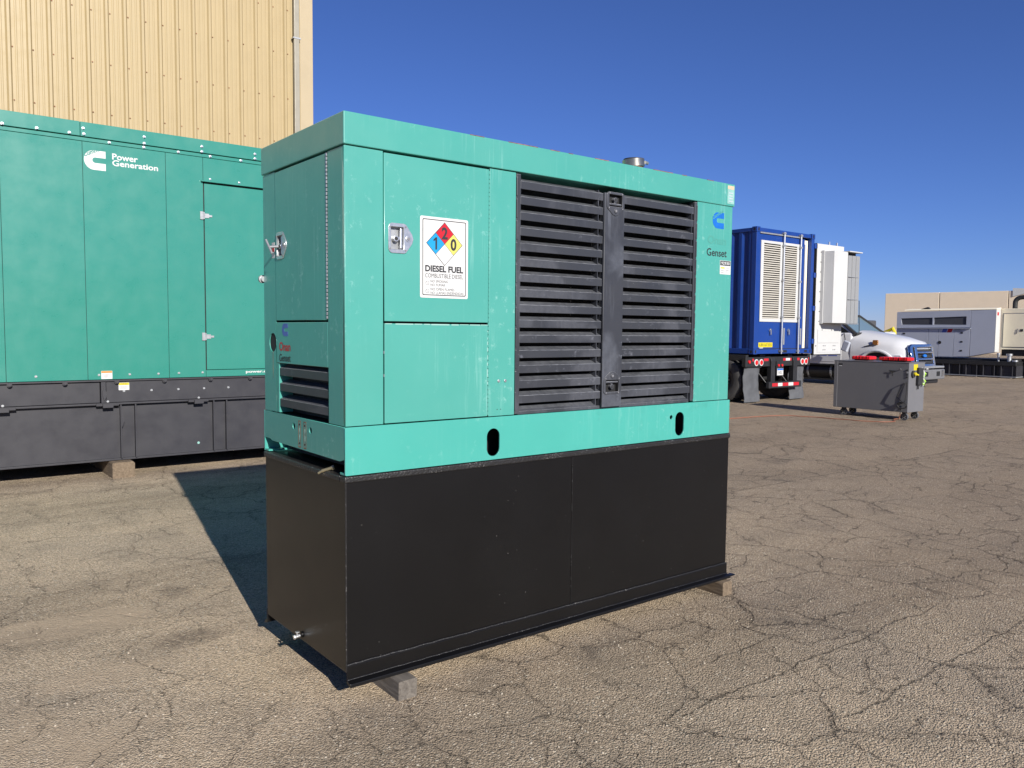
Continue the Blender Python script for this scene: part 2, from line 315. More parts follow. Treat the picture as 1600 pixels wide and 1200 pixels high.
class MB:
    def __init__(s): s.bm = bmesh.new()
    def box(s, x0, x1, y0, y1, z0, z1, mat=None):
        vs = [s.bm.verts.new((x, y, z)) for z in (z0, z1) for y in (y0, y1) for x in (x0, x1)]
        for f in ((0, 2, 3, 1), (4, 5, 7, 6), (0, 1, 5, 4), (2, 6, 7, 3), (0, 4, 6, 2), (1, 3, 7, 5)):
            s.bm.faces.new([vs[i] for i in f])
        if mat is not None: bmesh.ops.transform(s.bm, matrix=mat, verts=vs)
        return s
    def prism(s, prof, L, frame):
        """profile (u,v) swept from w=L[0] to w=L[1]; frame maps (u,v,w) to the world"""
        n = len(prof)
        a = [s.bm.verts.new(frame @ Vector((u, v, L[0]))) for u, v in prof]
        b = [s.bm.verts.new(frame @ Vector((u, v, L[1]))) for u, v in prof]
        for i in range(n): s.bm.faces.new((a[i], a[(i + 1) % n], b[(i + 1) % n], b[i]))
        s.bm.faces.new(a[::-1]); s.bm.faces.new(b); return s
    def cyl(s, p0, p1, r, n=16, r2=None, cap=True):
        p0, p1 = Vector(p0), Vector(p1); d = (p1 - p0).normalized()
        q = d.to_track_quat('Z', 'Y'); r2 = r if r2 is None else r2
        A, B = [], []
        for i in range(n):
            c = Vector((math.cos(2 * math.pi * i / n), math.sin(2 * math.pi * i / n), 0)); c.rotate(q)
            A.append(s.bm.verts.new(p0 + c * r)); B.append(s.bm.verts.new(p1 + c * r2))
        for i in range(n): s.bm.faces.new((A[i], A[(i + 1) % n], B[(i + 1) % n], B[i]))
        if cap: s.bm.faces.new(A[::-1]); s.bm.faces.new(B)
        return s
    def lathe(s, c, axis, prof, n=32):
        """closed ring profile [(radius, along)] about the axis through c"""
        q = Vector(axis).normalized().to_track_quat('Z', 'Y'); c = Vector(c); rings = []
        for i in range(n):
            a = 2 * math.pi * i / n; ring = []
            for r, h in prof:
                p = Vector((r * math.cos(a), r * math.sin(a), h)); p.rotate(q); ring.append(s.bm.verts.new(c + p))
            rings.append(ring)
        m = len(prof)
        for i in range(n):
            A, B = rings[i], rings[(i + 1) % n]
            for j in range(m - 1): s.bm.faces.new((A[j], B[j], B[j + 1], A[j + 1]))
        return s
    def tube(s, pts, r, n=8):
        pts = [Vector(p) for p in pts]; rings = []
        for i, p in enumerate(pts):
            d = (pts[min(i + 1, len(pts) - 1)] - pts[max(i - 1, 0)]).normalized()
            u = d.cross(Vector((0, 0, 1)));
            if u.length < 1e-3: u = d.cross(Vector((0, 1, 0)))
            u.normalize(); w = d.cross(u)
            rings.append([s.bm.verts.new(p + (u * math.cos(2 * math.pi * k / n) + w * math.sin(2 * math.pi * k / n)) * r) for k in range(n)])
        for a, b in zip(rings, rings[1:]):
            for k in range(n): s.bm.faces.new((a[k], a[(k + 1) % n], b[(k + 1) % n], b[k]))
        s.bm.faces.new(rings[0][::-1]); s.bm.faces.new(rings[-1]); return s
    def loft(s, secs, close=True, caps=True):
        rings = [[s.bm.verts.new(p) for p in sec] for sec in secs]; n = len(rings[0])
        for a, b in zip(rings, rings[1:]):
            for k in range(n if close else n - 1): s.bm.faces.new((a[k], a[(k + 1) % n], b[(k + 1) % n], b[k]))
        if caps and close: s.bm.faces.new(rings[0][::-1]); s.bm.faces.new(rings[-1])
        return s
    def poly(s, pts):
        s.bm.faces.new([s.bm.verts.new(p) for p in pts]); return s
    def mesh(s, name, smooth=False):
        bmesh.ops.recalc_face_normals(s.bm, faces=s.bm.faces[:])
        me = bpy.data.meshes.new(name); s.bm.to_mesh(me); s.bm.free()
        if smooth:
            for p in me.polygons: p.use_smooth = True
        return me
    def build(s, name, mat, parent=None, origin=None, bevel=0.0, seg=2, smooth=False, label=None, sub=0):
        o = add_obj(name, s.mesh(name, smooth), parent, origin, M[mat], label)
        if sub:
            m = o.modifiers.new('sub', 'SUBSURF'); m.levels = m.render_levels = sub
        if bevel:
            m = o.modifiers.new('bevel', 'BEVEL'); m.width = bevel; m.segments = seg; m.limit_method = 'ANGLE'; m.angle_limit = R(40)
        if smooth and not sub:
            m = o.modifiers.new('es', 'EDGE_SPLIT'); m.split_angle = R(38)
        return o
def bx(name, mat, parent, x0, x1, y0, y1, z0, z1, bevel=0.002, **k):
    return MB().box(x0, x1, y0, y1, z0, z1).build(name, mat, parent, bevel=bevel, **k)

def FY(y=0.0):   # facing -Y: (u,v,w) -> (u, y-w, v)
    return Matrix(((1, 0, 0, 0), (0, 0, -1, y), (0, 1, 0, 0), (0, 0, 0, 1)))
def FX(x=0.0):   # facing -X: (u,v,w) -> (x-w, -u, v)
    return Matrix(((0, 0, -1, x), (-1, 0, 0, 0), (0, 1, 0, 0), (0, 0, 0, 1)))
AX = Matrix(((0, 0, 1, 0), (1, 0, 0, 0), (0, 1, 0, 0), (0, 0, 0, 1)))   # (u,v,w) -> y=u, z=v, x=w
AY = Matrix(((1, 0, 0, 0), (0, 0, 1, 0), (0, 1, 0, 0), (0, 0, 0, 1)))   # (u,v,w) -> x=u, z=v, y=w
AZ = Matrix.Identity(4)

def outline_mesh(name, loops, frame, w0, w1, bev=0.0):
    """solid sheet from closed 2-D loops (inner loops are holes), between depths w0 and w1 of the frame"""
    cu = bpy.data.curves.new(name, 'CURVE'); cu.dimensions = '2D'; cu.fill_mode = 'BOTH'
    cu.extrude = max(1e-5, abs(w1 - w0) / 2 - bev)
    if bev: cu.bevel_depth = bev; cu.bevel_resolution = 1; cu.offset = -bev
    for lp in loops:
        sp = cu.splines.new('POLY'); sp.points.add(len(lp) - 1); sp.use_cyclic_u = True
        for p, (u, v) in zip(sp.points, lp): p.co = (u, v, 0, 1)
    ob = bpy.data.objects.new(name, cu)
    me = bpy.data.meshes.new_from_object(ob); bpy.data.objects.remove(ob); bpy.data.curves.remove(cu)
    me.transform(frame @ Matrix.Translation((0, 0, (w0 + w1) / 2))); me.name = name
    return me
def sheet(name, mat, parent, loops, frame, w0, w1, bev=0.0, label=None):
    return add_obj(name, outline_mesh(name, loops, frame, w0, w1, bev), parent, None, M[mat], label)
def rect(u0, u1, v0, v1, r=0.0, n=5):
    if r <= 0: return [(u0, v0), (u1, v0), (u1, v1), (u0, v1)]
    pts = []
    for cx, cy, a in ((u1 - r, v0 + r, -90), (u1 - r, v1 - r, 0), (u0 + r, v1 - r, 90), (u0 + r, v0 + r, 180)):
        for i in range(n + 1):
            t = R(a + 90 * i / n); pts.append((cx + r * math.cos(t), cy + r * math.sin(t)))
    return pts
def circ(u, v, r, n=24, ru=None):
    return [(u + (ru or r) * math.cos(2 * math.pi * i / n), v + r * math.sin(2 * math.pi * i / n)) for i in range(n)]
def slot(u0, u1, v0, v1): return rect(u0, u1, v0, v1, min(u1 - u0, v1 - v0) / 2 * 0.999, 8)
def text(body, frame, u0, u1, v0, v1, mat, parent, name='lettering', bold=0.0, w=0.0012, slant=0.0):
    cu = bpy.data.curves.new(name, 'FONT'); cu.body = body; cu.size = 1; cu.extrude = 0.0; cu.offset = bold; cu.resolution_u = 3; cu.shear = slant
    ob = bpy.data.objects.new(name, cu); me = bpy.data.meshes.new_from_object(ob)
    bpy.data.objects.remove(ob); bpy.data.curves.remove(cu)
    xs = [p.co.x for p in me.vertices]; ys = [p.co.y for p in me.vertices]
    sx = (u1 - u0) / (max(xs) - min(xs)); sy = (v1 - v0) / (max(ys) - min(ys))
    me.transform(Matrix.Translation((u0, v0, w)) @ Matrix.Diagonal((sx, sy, 1, 1)) @ Matrix.Translation((-min(xs), -min(ys), 0)))
    me.transform(frame); me.name = name
    return add_obj(name, me, parent, None, M[mat])
def bigC(u0, u1, v0, v1):
    """letter C emblem with square right ends and a round left side"""
    H = v1 - v0; W = u1 - u0; r = H / 2; cu, cv = u0 + r * 0.94, (v0 + v1) / 2
    p = [(u1, v1)]
    for i in range(17):
        a = R(90 + 180 * i / 16); p.append((cu + r * 0.94 * math.cos(a), cv + r * math.sin(a)))
    p += [(u1, v0), (u1, v0 + H * 0.36), (cu + W * 0.10, v0 + H * 0.36)]
    for i in range(9):
        a = R(270 - 180 * i / 8); p.append((cu + W * 0.06 + H * 0.14 * math.cos(a), cv + H * 0.14 * math.sin(a)))
    p += [(u1, v0 + H * 0.64)]
    return p
def bolt_mesh(name, r, h, mat, axis='Y'):
    mb = MB(); ax = (0, -1, 0) if axis == 'Y' else (-1, 0, 0)
    a = Vector(ax)
    mb.cyl((0, 0, 0), a * h * 0.35, r * 1.5, 12); mb.cyl(a * h * 0.35, a * h, r, 6)
    me = mb.mesh(name); me.materials.append(M[mat]); return me

# ================================================================== SETTING
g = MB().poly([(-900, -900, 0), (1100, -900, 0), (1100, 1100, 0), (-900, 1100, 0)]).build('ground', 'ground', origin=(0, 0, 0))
meta(g, 'dusty tan cracked asphalt yard', kind='structure')

def pebbles():
    verts, faces = [], []
    rnd = random.Random(3)
    fw = Vector((0.615, 0.788)); rt = Vector((0.788, -0.615)); c = Vector((CAMP[0], CAMP[1]))
    n = 0
    while n < 5200:
        d = 2.6 + 9.5 * rnd.random() ** 1.7; s = (rnd.random() * 2 - 1) * d * 0.68
        p = c + fw * d + rt * s
        if -0.15 < p.x < 2.75 and -0.1 < p.y < 1.0: continue
        r = 0.0022 + 0.0042 * rnd.random() ** 3; n += 1
        b = len(verts); a0 = rnd.random() * 6.28; zz = r * (0.5 + 0.4 * rnd.random())
        for i in range(5):
            a = a0 + i * 1.2566; q = r * (0.75 + 0.6 * rnd.random())
            verts.append((p.x + q * math.cos(a), p.y + q * math.sin(a), zz * 0.15))
        for i in range(3):
            a = a0 + 0.5 + i * 2.094; q = r * 0.55 * (0.7 + 0.6 * rnd.random())
            verts.append((p.x + q * math.cos(a), p.y + q * math.sin(a), zz))
        faces += [(b + 5, b + 6, b + 7), (b, b + 1, b + 5), (b + 1, b + 6, b + 5), (b + 1, b + 2, b + 6), (b + 2, b + 3, b + 6), (b + 3, b + 7, b + 6), (b + 3, b + 4, b + 7), (b + 4, b + 5, b + 7), (b + 4, b, b + 5)]
    me = bpy.data.meshes.new('gravel'); me.from_pydata(verts, [], faces)
    o = add_obj('gravel', me, None, (0, 0, 0), M['pebble']); meta(o, 'loose stone chips strewn over the asphalt', kind='stuff')
pebbles()

# ------------------------------------------------------------------ metal building behind the left generator
def building():
    y = 12.8; H = 9.6
    b = thing('metal_building', 'tall cream yellow ribbed steel building behind the long green generator', 'building', (0, y, 0))
    # one roll-formed sheet, three ribs wide
    P = 0.2965; prof = []
    def rib(x, big):
        if big: return [(x - 0.043, 0), (x - 0.019, 0.034), (x + 0.019, 0.034), (x + 0.043, 0)]
        return [(x - 0.018, 0), (x - 0.009, 0.006), (x + 0.009, 0.006), (x + 0.018, 0)]
    for k in range(3):
        prof += rib(k * P + 0.045, True) + rib(k * P + 0.045 + P * 0.36, False) + rib(k * P + 0.045 + P * 0.64, False)
    mb = MB(); pts = [(0, 0)] + prof + [(3 * P - 0.001, 0)]
    lo = [mb.bm.verts.new((u, -h, 0.0)) for u, h in pts]; hi = [mb.bm.verts.new((u, -h, H)) for u, h in pts]
    for i in range(len(pts) - 1): mb.bm.faces.new((lo[i], lo[i + 1], hi[i + 1], hi[i]))
    me = mb.mesh('wall_sheet'); me.materials.append(M['siding'])
    x = 0.281 - 0.045 - 3 * P * 9
    while x < 5.1:
        instance('wall_sheet', me, b, (x, y, 0)); x += 3 * P
    # screws in rows (stuff: a few pixels each)
    mb = MB(); rnd = random.Random(5)
    for zz in (1.2, 2.7, 4.45, 5.35, 6.215, 7.1, 7.95, 8.8):
        xx = 0.281
        for i in range(-14, 17):
            px = 0.281 + i * P + rnd.uniform(-.004, .004) + 0.055
            mb.cyl((px, y, zz + rnd.uniform(-.01, .01)), (px, y - 0.012, zz), 0.011, 6)
    o = mb.build('wall_screws', 'rust', b); o['kind'] = 'stuff'
    bx('corner_trim', 'trim', b, 5.33, 5.60, y - 0.045, y + 0.2, 0, H, 0.006)
    mb = MB().box(5.175, 5.285, y - 0.12, y - 0.035, 0.1, H)
    mb.build('downspout', 'dspout', b, bevel=0.012)
    for z in (2.2, 4.6, 7.4): bx('downspout_strap', 'steel', b, 5.15, 5.31, y - 0.126, y - 0.034, z, z + 0.03, 0.001)
    bx('end_wall', 'siding', b, 5.40, 5.585, y + 0.2, y + 22, 0, H, 0.004)
    MB().prism([(-9, H), (5.75, H), (5.75, H + 0.12), (-1.6, H + 1.2), (-9, H + 0.12)], (y - 0.3, y + 22), AY).build('roof', 'trim', b)
    bx('back_wall', 'siding', b, -9, 5.39, y + 21.8, y + 22, 0, H, 0.004)
building()

# ================================================================== LONG GREEN GENERATOR, LEFT BACKGROUND
def left_gen():
    Y = 6.35; x0, x1 = -3.6, 4.2; yb = 8.85
    g = thing('generator', 'long emerald green generator on a dark grey base in front of the ribbed building', 'generator', (0.3, Y, 0.2))
    bx('fuel_tank', 'grey_tank', g, x0, x1, Y + 0.02, yb, 0.19, 0.772, 0.004)
    bx('tank_rim', 'grey_tank', g, x0 - 0.02, x1 + 0.02, Y - 0.035, yb + 0.03, 0.776, 0.796, 0.003)
    bx('bottom_rim', 'grey_tank', g, x0 - 0.01, x1 + 0.01, Y - 0.01, yb + 0.02, 0.172, 0.192, 0.002)
    for xa in (-2.85, -1.05, 0.475, 1.458, 2.6, 3.6):
        for dx in (0, 0.147): bx('tank_rib', 'grey_tank', g, xa + dx, xa + dx + 0.014, Y - 0.03, Y + 0.02, 0.19, 0.774, 0.002)
    bx('skid', 'grey_tank', g, x0, 0.285, Y, yb, 0.80, 1.022, 0.003)
    bx('skid', 'grey_tank', g, 0.345, x1, Y - 0.012, yb, 0.80, 1.022, 0.003)
    bx('skid_bracket', 'grey_tank', g, 0.292, 0.34, Y - 0.03, Y + 0.1, 0.798, 1.02, 0.004)
    sheet('bracket_hook', 'grey_tank', g, [[(0.315, 0.98), (0.345, 0.90), (0.34, 0.86), (0.315, 0.82), (0.30, 0.9)]], FY(Y), 0.03, 0.045)
    sheet('lifting_lug', 'grey_tank', g, [[(0.486, 0.74), (0.505, 0.66), (0.515, 0.6), (0.50, 0.55), (0.486, 0.52)]], FY(Y), 0.0, 0.03)
    bx('skid_rim', 'grey_tank', g, x0 - 0.01, x1 + 0.01, Y - 0.03, yb + 0.02, 1.026, 1.042, 0.002)
    cl = MB().box(-0.11, 0.11, -0.02, 0.005, -0.022, 0.008).box(-0.05, 0.05, -0.045, -0.02, -0.04, 0.0).mesh('clamp'); cl.materials.append(M['grey_tank'])
    bs = bolt_mesh('bolt', 0.0085, 0.014, 'steel'); bd = bolt_mesh('dark_bolt', 0.016, 0.026, 'grey_tank')
    for x in (-2.9, -1.6, -0.601, 0.347, 1.286, 2.3, 3.4):
        instance('clamp', cl, g, (x, Y - 0.036, 0.79)); instance('bolt', bs, g, (x, Y - 0.06, 0.815))
    for x in (-2.4, -1.2, -0.536, -0.046, 0.445, 0.931, 1.432, 1.891, 2.4, 3.2): instance('bolt', bd, g, (x, Y - 0.03, 1.018))
    for x in (0.797, 1.08, 1.361, 1.637): instance('bolt', bs, g, (x, Y - 0.012, 0.916))
    # enclosure panels butted with shadow gaps over a dark shell
    bx('inner_shell', 'inside', g, x0 + 0.02, x1 - 0.02, Y + 0.015, yb - 0.02, 1.043, 3.66, 0)
    edges = [x0, -2.1, -0.557, 0.176, 0.992, 1.392]
    for a, c in zip(edges, edges[1:]): bx('side_panel', 'green2', g, a + 0.002, c - 0.002, Y, Y + 0.012, 1.047, 3.516, 0.0015)
    bx('side_panel', 'green2', g, 1.394, 2.50, Y, Y + 0.012, 3.262, 3.516, 0.0015)
    bx('side_panel', 'green2', g, 1.394, 2.50, Y, Y + 0.012, 1.047, 1.122, 0.0015)
    bx('side_panel', 'green2', g, 2.504, x1, Y, Y + 0.012, 1.047, 3.516, 0.0015)
    bx('end_panel', 'green2', g, x0, x0 + 0.012, Y + 0.013, yb, 1.047, 3.516, 0.001)
    bx('end_panel', 'green2', g, x1 - 0.012, x1, Y + 0.013, yb, 1.047, 3.516, 0.001)
    bx('back_panel', 'green2', g, x0, x1, yb + 0.001, yb + 0.012, 1.047, 3.516, 0.001)
    d = bx('door', 'green2', g, 1.402, 2.496, Y - 0.004, Y + 0.012, 1.128, 3.228, 0.003)
    bx('drip_rail', 'green2', g, 1.365, 2.53, Y - 0.035, Y + 0.002, 3.246, 3.258, 0.002)
    for z in (2.869, 1.505):
        h = MB().box(1.352, 1.388, Y - 0.014, Y, z - 0.045, z + 0.045).cyl((1.394, Y - 0.012, z - 0.04), (1.394, Y - 0.012, z + 0.04), 0.008, 10)
        h.box(1.40, 1.45, Y - 0.012, Y - 0.004, z - 0.025, z + 0.025).box(1.45, 1.485, Y - 0.012, Y - 0.004, z - 0.012, z + 0.012)
        h.build('hinge', 'steel', g, bevel=0.002)
    bx('upper_rail', 'green2', g, x0 - 0.004, x1 + 0.004, Y - 0.006, yb, 3.52, 3.556, 0.002)
    bx('roof', 'green2', g, x0 - 0.02, 0.156, Y - 0.024, yb + 0.03, 3.563, 3.71, 0.004)
    bx('roof', 'green2', g, 0.160, x1 + 0.02, Y - 0.022, yb + 0.03, 3.563, 3.71, 0.004)
    b3 = bolt_mesh('panel_bolt', 0.010, 0.018, 'zinc')
    for x, z in ((-0.526, 3.577), (-0.232, 3.58), (0.057, 3.581), (0.185, 3.644), (0.19, 3.587), (0.431, 3.538), (0.773, 3.645), (0.771, 3.577), (0.771, 3.538), (1.127, 3.538), (1.376, 3.631), (1.375, 3.575), (1.473, 3.538), (1.822, 3.538), (1.98, 3.631), (1.98, 3.579)):
        instance('bolt', b3, g, (x, Y - (0.024 if z > 3.56 else 0.006), z))
    b4 = bolt_mesh('rail_bolt', 0.008, 0.012, 'zinc')
    for x in (1.47, 1.80, 2.1): instance('bolt', b4, g, (x, Y, 3.285))
    for x, z in ((0.281, 1.096), (0.582, 1.095), (0.876, 1.094), (1.093, 1.096), (1.352, 1.097), (0.518, 0.918), (-0.3, 1.095)): instance('bolt', bs, g, (x, Y - (0.012 if z < 1 else 0), z))
    sheet('touch_up_spot', 'pale_film', g, [circ(1.3, 0.291, 0.014)], FY(Y + 0.02), 0.0, 0.001)
    # emblem and lettering
    F = FY(Y)
    e = sheet('emblem', 'white', g, [bigC(0.190, 0.395, 3.238, 3.438)], F, 0.0, 0.001)
    t = text('Cummins', Matrix.Translation((0.195, Y, 3.362)) @ FY(0) @ Matrix.Rotation(R(27), 4, 'Z'), 0.0, 0.215, 0.0, 0.046, 'green2', e, w=0.0016, bold=0.03)
    text('Power', F, 0.458, 0.71, 3.367, 3.432, 'white', g, bold=0.022)
    text('Generation', F, 0.458, 0.914, 3.302, 3.365, 'white', g, bold=0.022)
    text('power.cummins.com', F, 1.85, 2.48, 1.070, 1.108, 'white', g, bold=0.03)
    s = sheet('warning_sticker', 'white', g, [rect(0.302, 0.410, 1.052, 1.138, 0.004)], F, 0.0, 0.0012, label='white and orange sticker')
    sheet('band', 'orange', s, [rect(0.304, 0.408, 1.116, 1.136)], F, 0.0012, 0.0018)
    for k in range(3): sheet('print_line', 'ink_grey', s, [rect(0.330, 0.380 - k * 0.008, 1.094 - k * 0.012, 1.098 - k * 0.012)], F, 0.0012, 0.0016)
    F2 = FY(Y - 0.012)
    s = sheet('warning_sticker', 'white', g, [rect(0.466, 0.572, 0.928, 1.008, 0.004)], F2, 0.0, 0.0012, label='white and yellow sticker')
    sheet('band', 'byellow', s, [rect(0.468, 0.570, 0.982, 1.006)], F2, 0.0012, 0.0018)
    text('WARNING', F2, 0.485, 0.553, 0.988, 1.0, 'ink', s, w=0.0021)
    for k in range(3): sheet('print_line', 'ink_grey', s, [rect(0.48, 0.558 - k * 0.006, 0.967 - k * 0.012, 0.970 - k * 0.012)], F2, 0.0012, 0.0016)
left_gen()

def timber(name, label, x0, x1, ya, yb, z1, mat='wood', chip=0.0):
    mb = MB(); n = 5; secs = []
    for k in range(n + 1):
        y = ya + (yb - ya) * k / n; j = lambda: random.uniform(-0.003, 0.003)
        c = chip if k == 0 else 0
        secs.append([(x0 + j(), y, 0.0), (x1 + j(), y, 0.0), (x1 + j(), y, z1 - c + j() * 0.3), (x1 - c * 0.8, y, z1 - 0.001), (x0 + c * 0.3 + j(), y, z1 - 0.001 ), (x0 + j(), y, z1 - c * 0.6 - 0.004)])
    o = mb.loft(secs).build(name, mat, origin=((x0 + x1) / 2, (ya + yb) / 2, 0), bevel=0.005)
    meta(o, label, 'timber'); return o
timber('timber_block', 'thick squared timber block under the long green generator', 0.36, 0.58, 6.20, 8.9, 0.168, 'wood2', 0.02)
timber('timber_block', 'thick timber block under the far left of the long generator', -2.6, -2.38, 6.25, 8.9, 0.168, 'wood2', 0.02)
timber('timber_block', 'thick timber block under the hidden right end of the long generator', 3.3, 3.52, 6.25, 8.9, 0.168, 'wood2', 0.02)
timber('timber_block', 'grey square timber sticking out under the near corner of the black tank', 0.195, 0.285, -0.10, 1.02, 0.085, 'wood', 0.006)
timber('timber_block', 'brown timber with worn end under the far right corner of the black tank', 2.47, 2.56, -0.065, 1.02, 0.085, 'wood2', 0.018)

# ================================================================== BLACK FUEL TANK UNDER THE GREEN GENERATOR
def fuel_tank():
    L, W = 2.577, 0.90
    t = thing('fuel_tank', 'tall glossy black fuel tank carrying the light green generator', 'fuel tank', (L / 2, W / 2, 0.086))
    MB().box(0.0, 1.278, 0.0, W, 0.140, 0.982).build('tank_body', 'tank', t, bevel=0.004)
    MB().box(1.280, L, 0.001, W, 0.140, 0.982).build('tank_body', 'tank', t, bevel=0.004)
    for k in range(13):   # weld spatter along the vertical seam
        z = random.uniform(0.25, 0.93); MB().box(1.277, 1.281, -0.003, 0.004, z, z + random.uniform(0.006, 0.02)).build('weld_spot', 'weld', t, bevel=0.001)
    # runner rail with lip
    MB().prism([(-0.0005, 0.176), (-0.006, 0.172), (-0.006, 0.112), (-0.036, 0.104), (-0.038, 0.0885), (-0.032, 0.0885), (-0.0005, 0.097)], (-0.001, L + 0.004), AX).build('runner_rail', 'tank', t, bevel=0.002)
    MB().prism([(0.0, 0.1035), (-0.036, 0.1035), (-0.036, 0.0955), (0.0, 0.0955)], (L + 0.005, L + 0.05), AX).build('rail_tip', 'tank', t, bevel=0.002)
    MB().prism([(W + 0.0005, 0.17), (W + 0.0005, 0.097), (W + 0.03, 0.0885), (W + 0.036, 0.0885), (W + 0.034, 0.104), (W + 0.006, 0.112), (W + 0.006, 0.17)], (0.0, L + 0.05), AX).build('runner_rail', 'tank', t, bevel=0.002)
    # rough weld beads
    def bead(pts, r, name='weld_bead'):
        mb = MB(); P = []
        for a, b in zip(pts, pts[1:]):
            a, b = Vector(a), Vector(b); n = max(4, int((b - a).length / 0.03))
            for i in range(n): P.append(a.lerp(b, i / n) + Vector((0, 0, random.uniform(-.0015, .0015))))
        P.append(Vector(pts[-1])); mb.tube(P, r, 6).build(name, 'weld', t, smooth=True)
    for x in (0.24, 0.9, 1.7, 2.515): bx('cross_bearer', 'tank', t, x - 0.06, x + 0.06, 0.0, W, 0.0875, 0.138, 0.002)
    bead([(0.0, -0.004, 0.177), (L, -0.004, 0.177)], 0.0035)
    bead([(0.0, -0.006, 0.112), (L, -0.006, 0.112)], 0.0025)
    bead([(-0.002, -0.002, 0.150), (-0.002, -0.002, 0.975)], 0.003)
    # top lip, thick and rough
    MB().box(-0.008, L + 0.004, -0.008, 0.045, 0.958, 0.986).build('top_lip', 'weld', t, bevel=0.006)
    MB().box(-0.008, 0.045, 0.046, W + 0.006, 0.958, 0.985).build('top_lip', 'weld', t, bevel=0.006)
    # drain cock on the end face
    d = MB().cyl((0.0, 0.464, 0.168), (-0.008, 0.464, 0.168), 0.015, 16)
    d.build('drain_flange', 'tank', t, smooth=True)
    d = MB().cyl((-0.01, 0.464, 0.166), (-0.034, 0.464, 0.163), 0.008, 12).cyl((-0.034, 0.464, 0.163), (-0.042, 0.464, 0.162), 0.011, 6).cyl((-0.024, 0.464, 0.165), (-0.024, 0.464, 0.183), 0.004, 8)
    d.box(-0.032, -0.016, 0.455, 0.473, 0.182, 0.186).build('drain_cock', 'zinc', t, bevel=0.001)
    # small brass fitting lying over the lip
    d = MB().cyl((-0.012, 0.205, 0.983), (0.02, 0.165, 1.000), 0.0075, 10).cyl((-0.012, 0.205, 0.983), (-0.024, 0.218, 0.972), 0.005, 8).cyl((0.018, 0.168, 0.999), (0.026, 0.158, 1.004), 0.011, 6).cyl((0.0, 0.19, 0.990), (-0.006, 0.196, 0.970), 0.004, 8)
    d.build('hose_fitting', 'brass', t, smooth=True)
fuel_tank()

# ================================================================== MAIN GREEN GENERATOR
def latch(parent, frame, cu, cv, w0, flip=1, vertical=0, mat='zinc', name='latch', inner='steel'):
    """folding T latch: dished plate with a nose, recessed pan, lock cylinder and T bar"""
    W, H, nose = 0.076, 0.128, 0.046
    def tr(pts):
        out = []
        for u, v in pts:
            u *= flip
            if vertical: u, v = -v * 1, u * vertical
            out.append((cu + u, cv + v))
        return out
    ow = [(-0.061, -0.048), (-0.056, -0.058), (-0.046, -0.064), (0.015, -0.064), (0.026, -0.060), (0.056, -0.020), (0.062, 0.0), (0.056, 0.020), (0.026, 0.060), (0.015, 0.064), (-0.046, 0.064), (-0.056, 0.058), (-0.061, 0.048)]
    hole = [(-0.046, -0.048), (0.010, -0.048), (0.014, -0.044), (0.014, 0.044), (0.010, 0.048), (-0.046, 0.048), (-0.049, 0.044), (-0.049, -0.044)]
    L = link(bpy.data.objects.new(name, outline_mesh(name, [tr(ow), tr(hole)], frame, w0, w0 + 0.004, 0.0012)))
    L.data.transform(Matrix.Translation(-WL[parent.name])); L.data.materials.clear(); L.data.materials.append(M[mat]); L.parent = parent; WL[L.name] = WL[parent.name]
    def part(nm, mb, mt, bev=0.001):
        mb.bm.transform(frame); return mb.build(nm, mt, L, bevel=bev)
    def bxx(u0, u1, v0, v1, a, b):
        p = tr([(u0, v0), (u1, v1)]); us = sorted((p[0][0], p[1][0])); vs = sorted((p[0][1], p[1][1]))
        return MB().box(us[0], us[1], vs[0], vs[1], a, b)
    def cyl(u, v, a, b, r, n=14):
        p = tr([(u, v)])[0]; return MB().cyl((*p, a), (*p, b), r, n)
    part('pan', bxx(-0.049, 0.014, -0.048, 0.048, w0 - 0.0205, w0 - 0.0195), inner, 0)
    for q in ((-0.049, -0.0475, -0.048, 0.048), (0.0125, 0.014, -0.048, 0.048), (-0.0475, 0.0125, -0.048, -0.0465), (-0.0475, 0.0125, 0.0465, 0.048)):
        part('pan_side', bxx(*q, w0 - 0.0195, w0), inner, 0)
    part('lock_barrel', cyl(-0.022, -0.002, w0 - 0.019, w0 + 0.002, 0.013), mat)
    part('lock_barrel', cyl(-0.022, -0.002, w0 + 0.002, w0 + 0.004, 0.008), 'gasket')
    part('t_bar', bxx(-0.003, 0.008, -0.044, 0.044, w0 - 0.008, w0 + 0.003), mat, 0.003)
    part('t_stem', bxx(-0.022, -0.001, -0.007, 0.007, w0 - 0.010, w0 + 0.0), mat, 0.002)
    part('key_cap', cyl(0.036, 0.0, w0 + 0.004, w0 + 0.007, 0.013), mat)
    part('key_cap', cyl(0.036, 0.0, w0 + 0.007, w0 + 0.009, 0.007), 'ink_grey')
    for u, v in ((-0.054, -0.046), (-0.054, 0.046), (0.022, 0.05), (0.022, -0.05)): part('rivet', cyl(u, v, w0 + 0.004, w0 + 0.006, 0.004, 8), 'ink_grey', 0)
    return L

def slat_prof(d=0.05):
    # (depth, height): front drop 37 mm, then a face sloping back and up
    return [(0.0, 0.0), (0.0, 0.038), (0.045, 0.0575), (0.045, 0.0545), (0.0032, 0.0362), (0.0032, 0.0)]

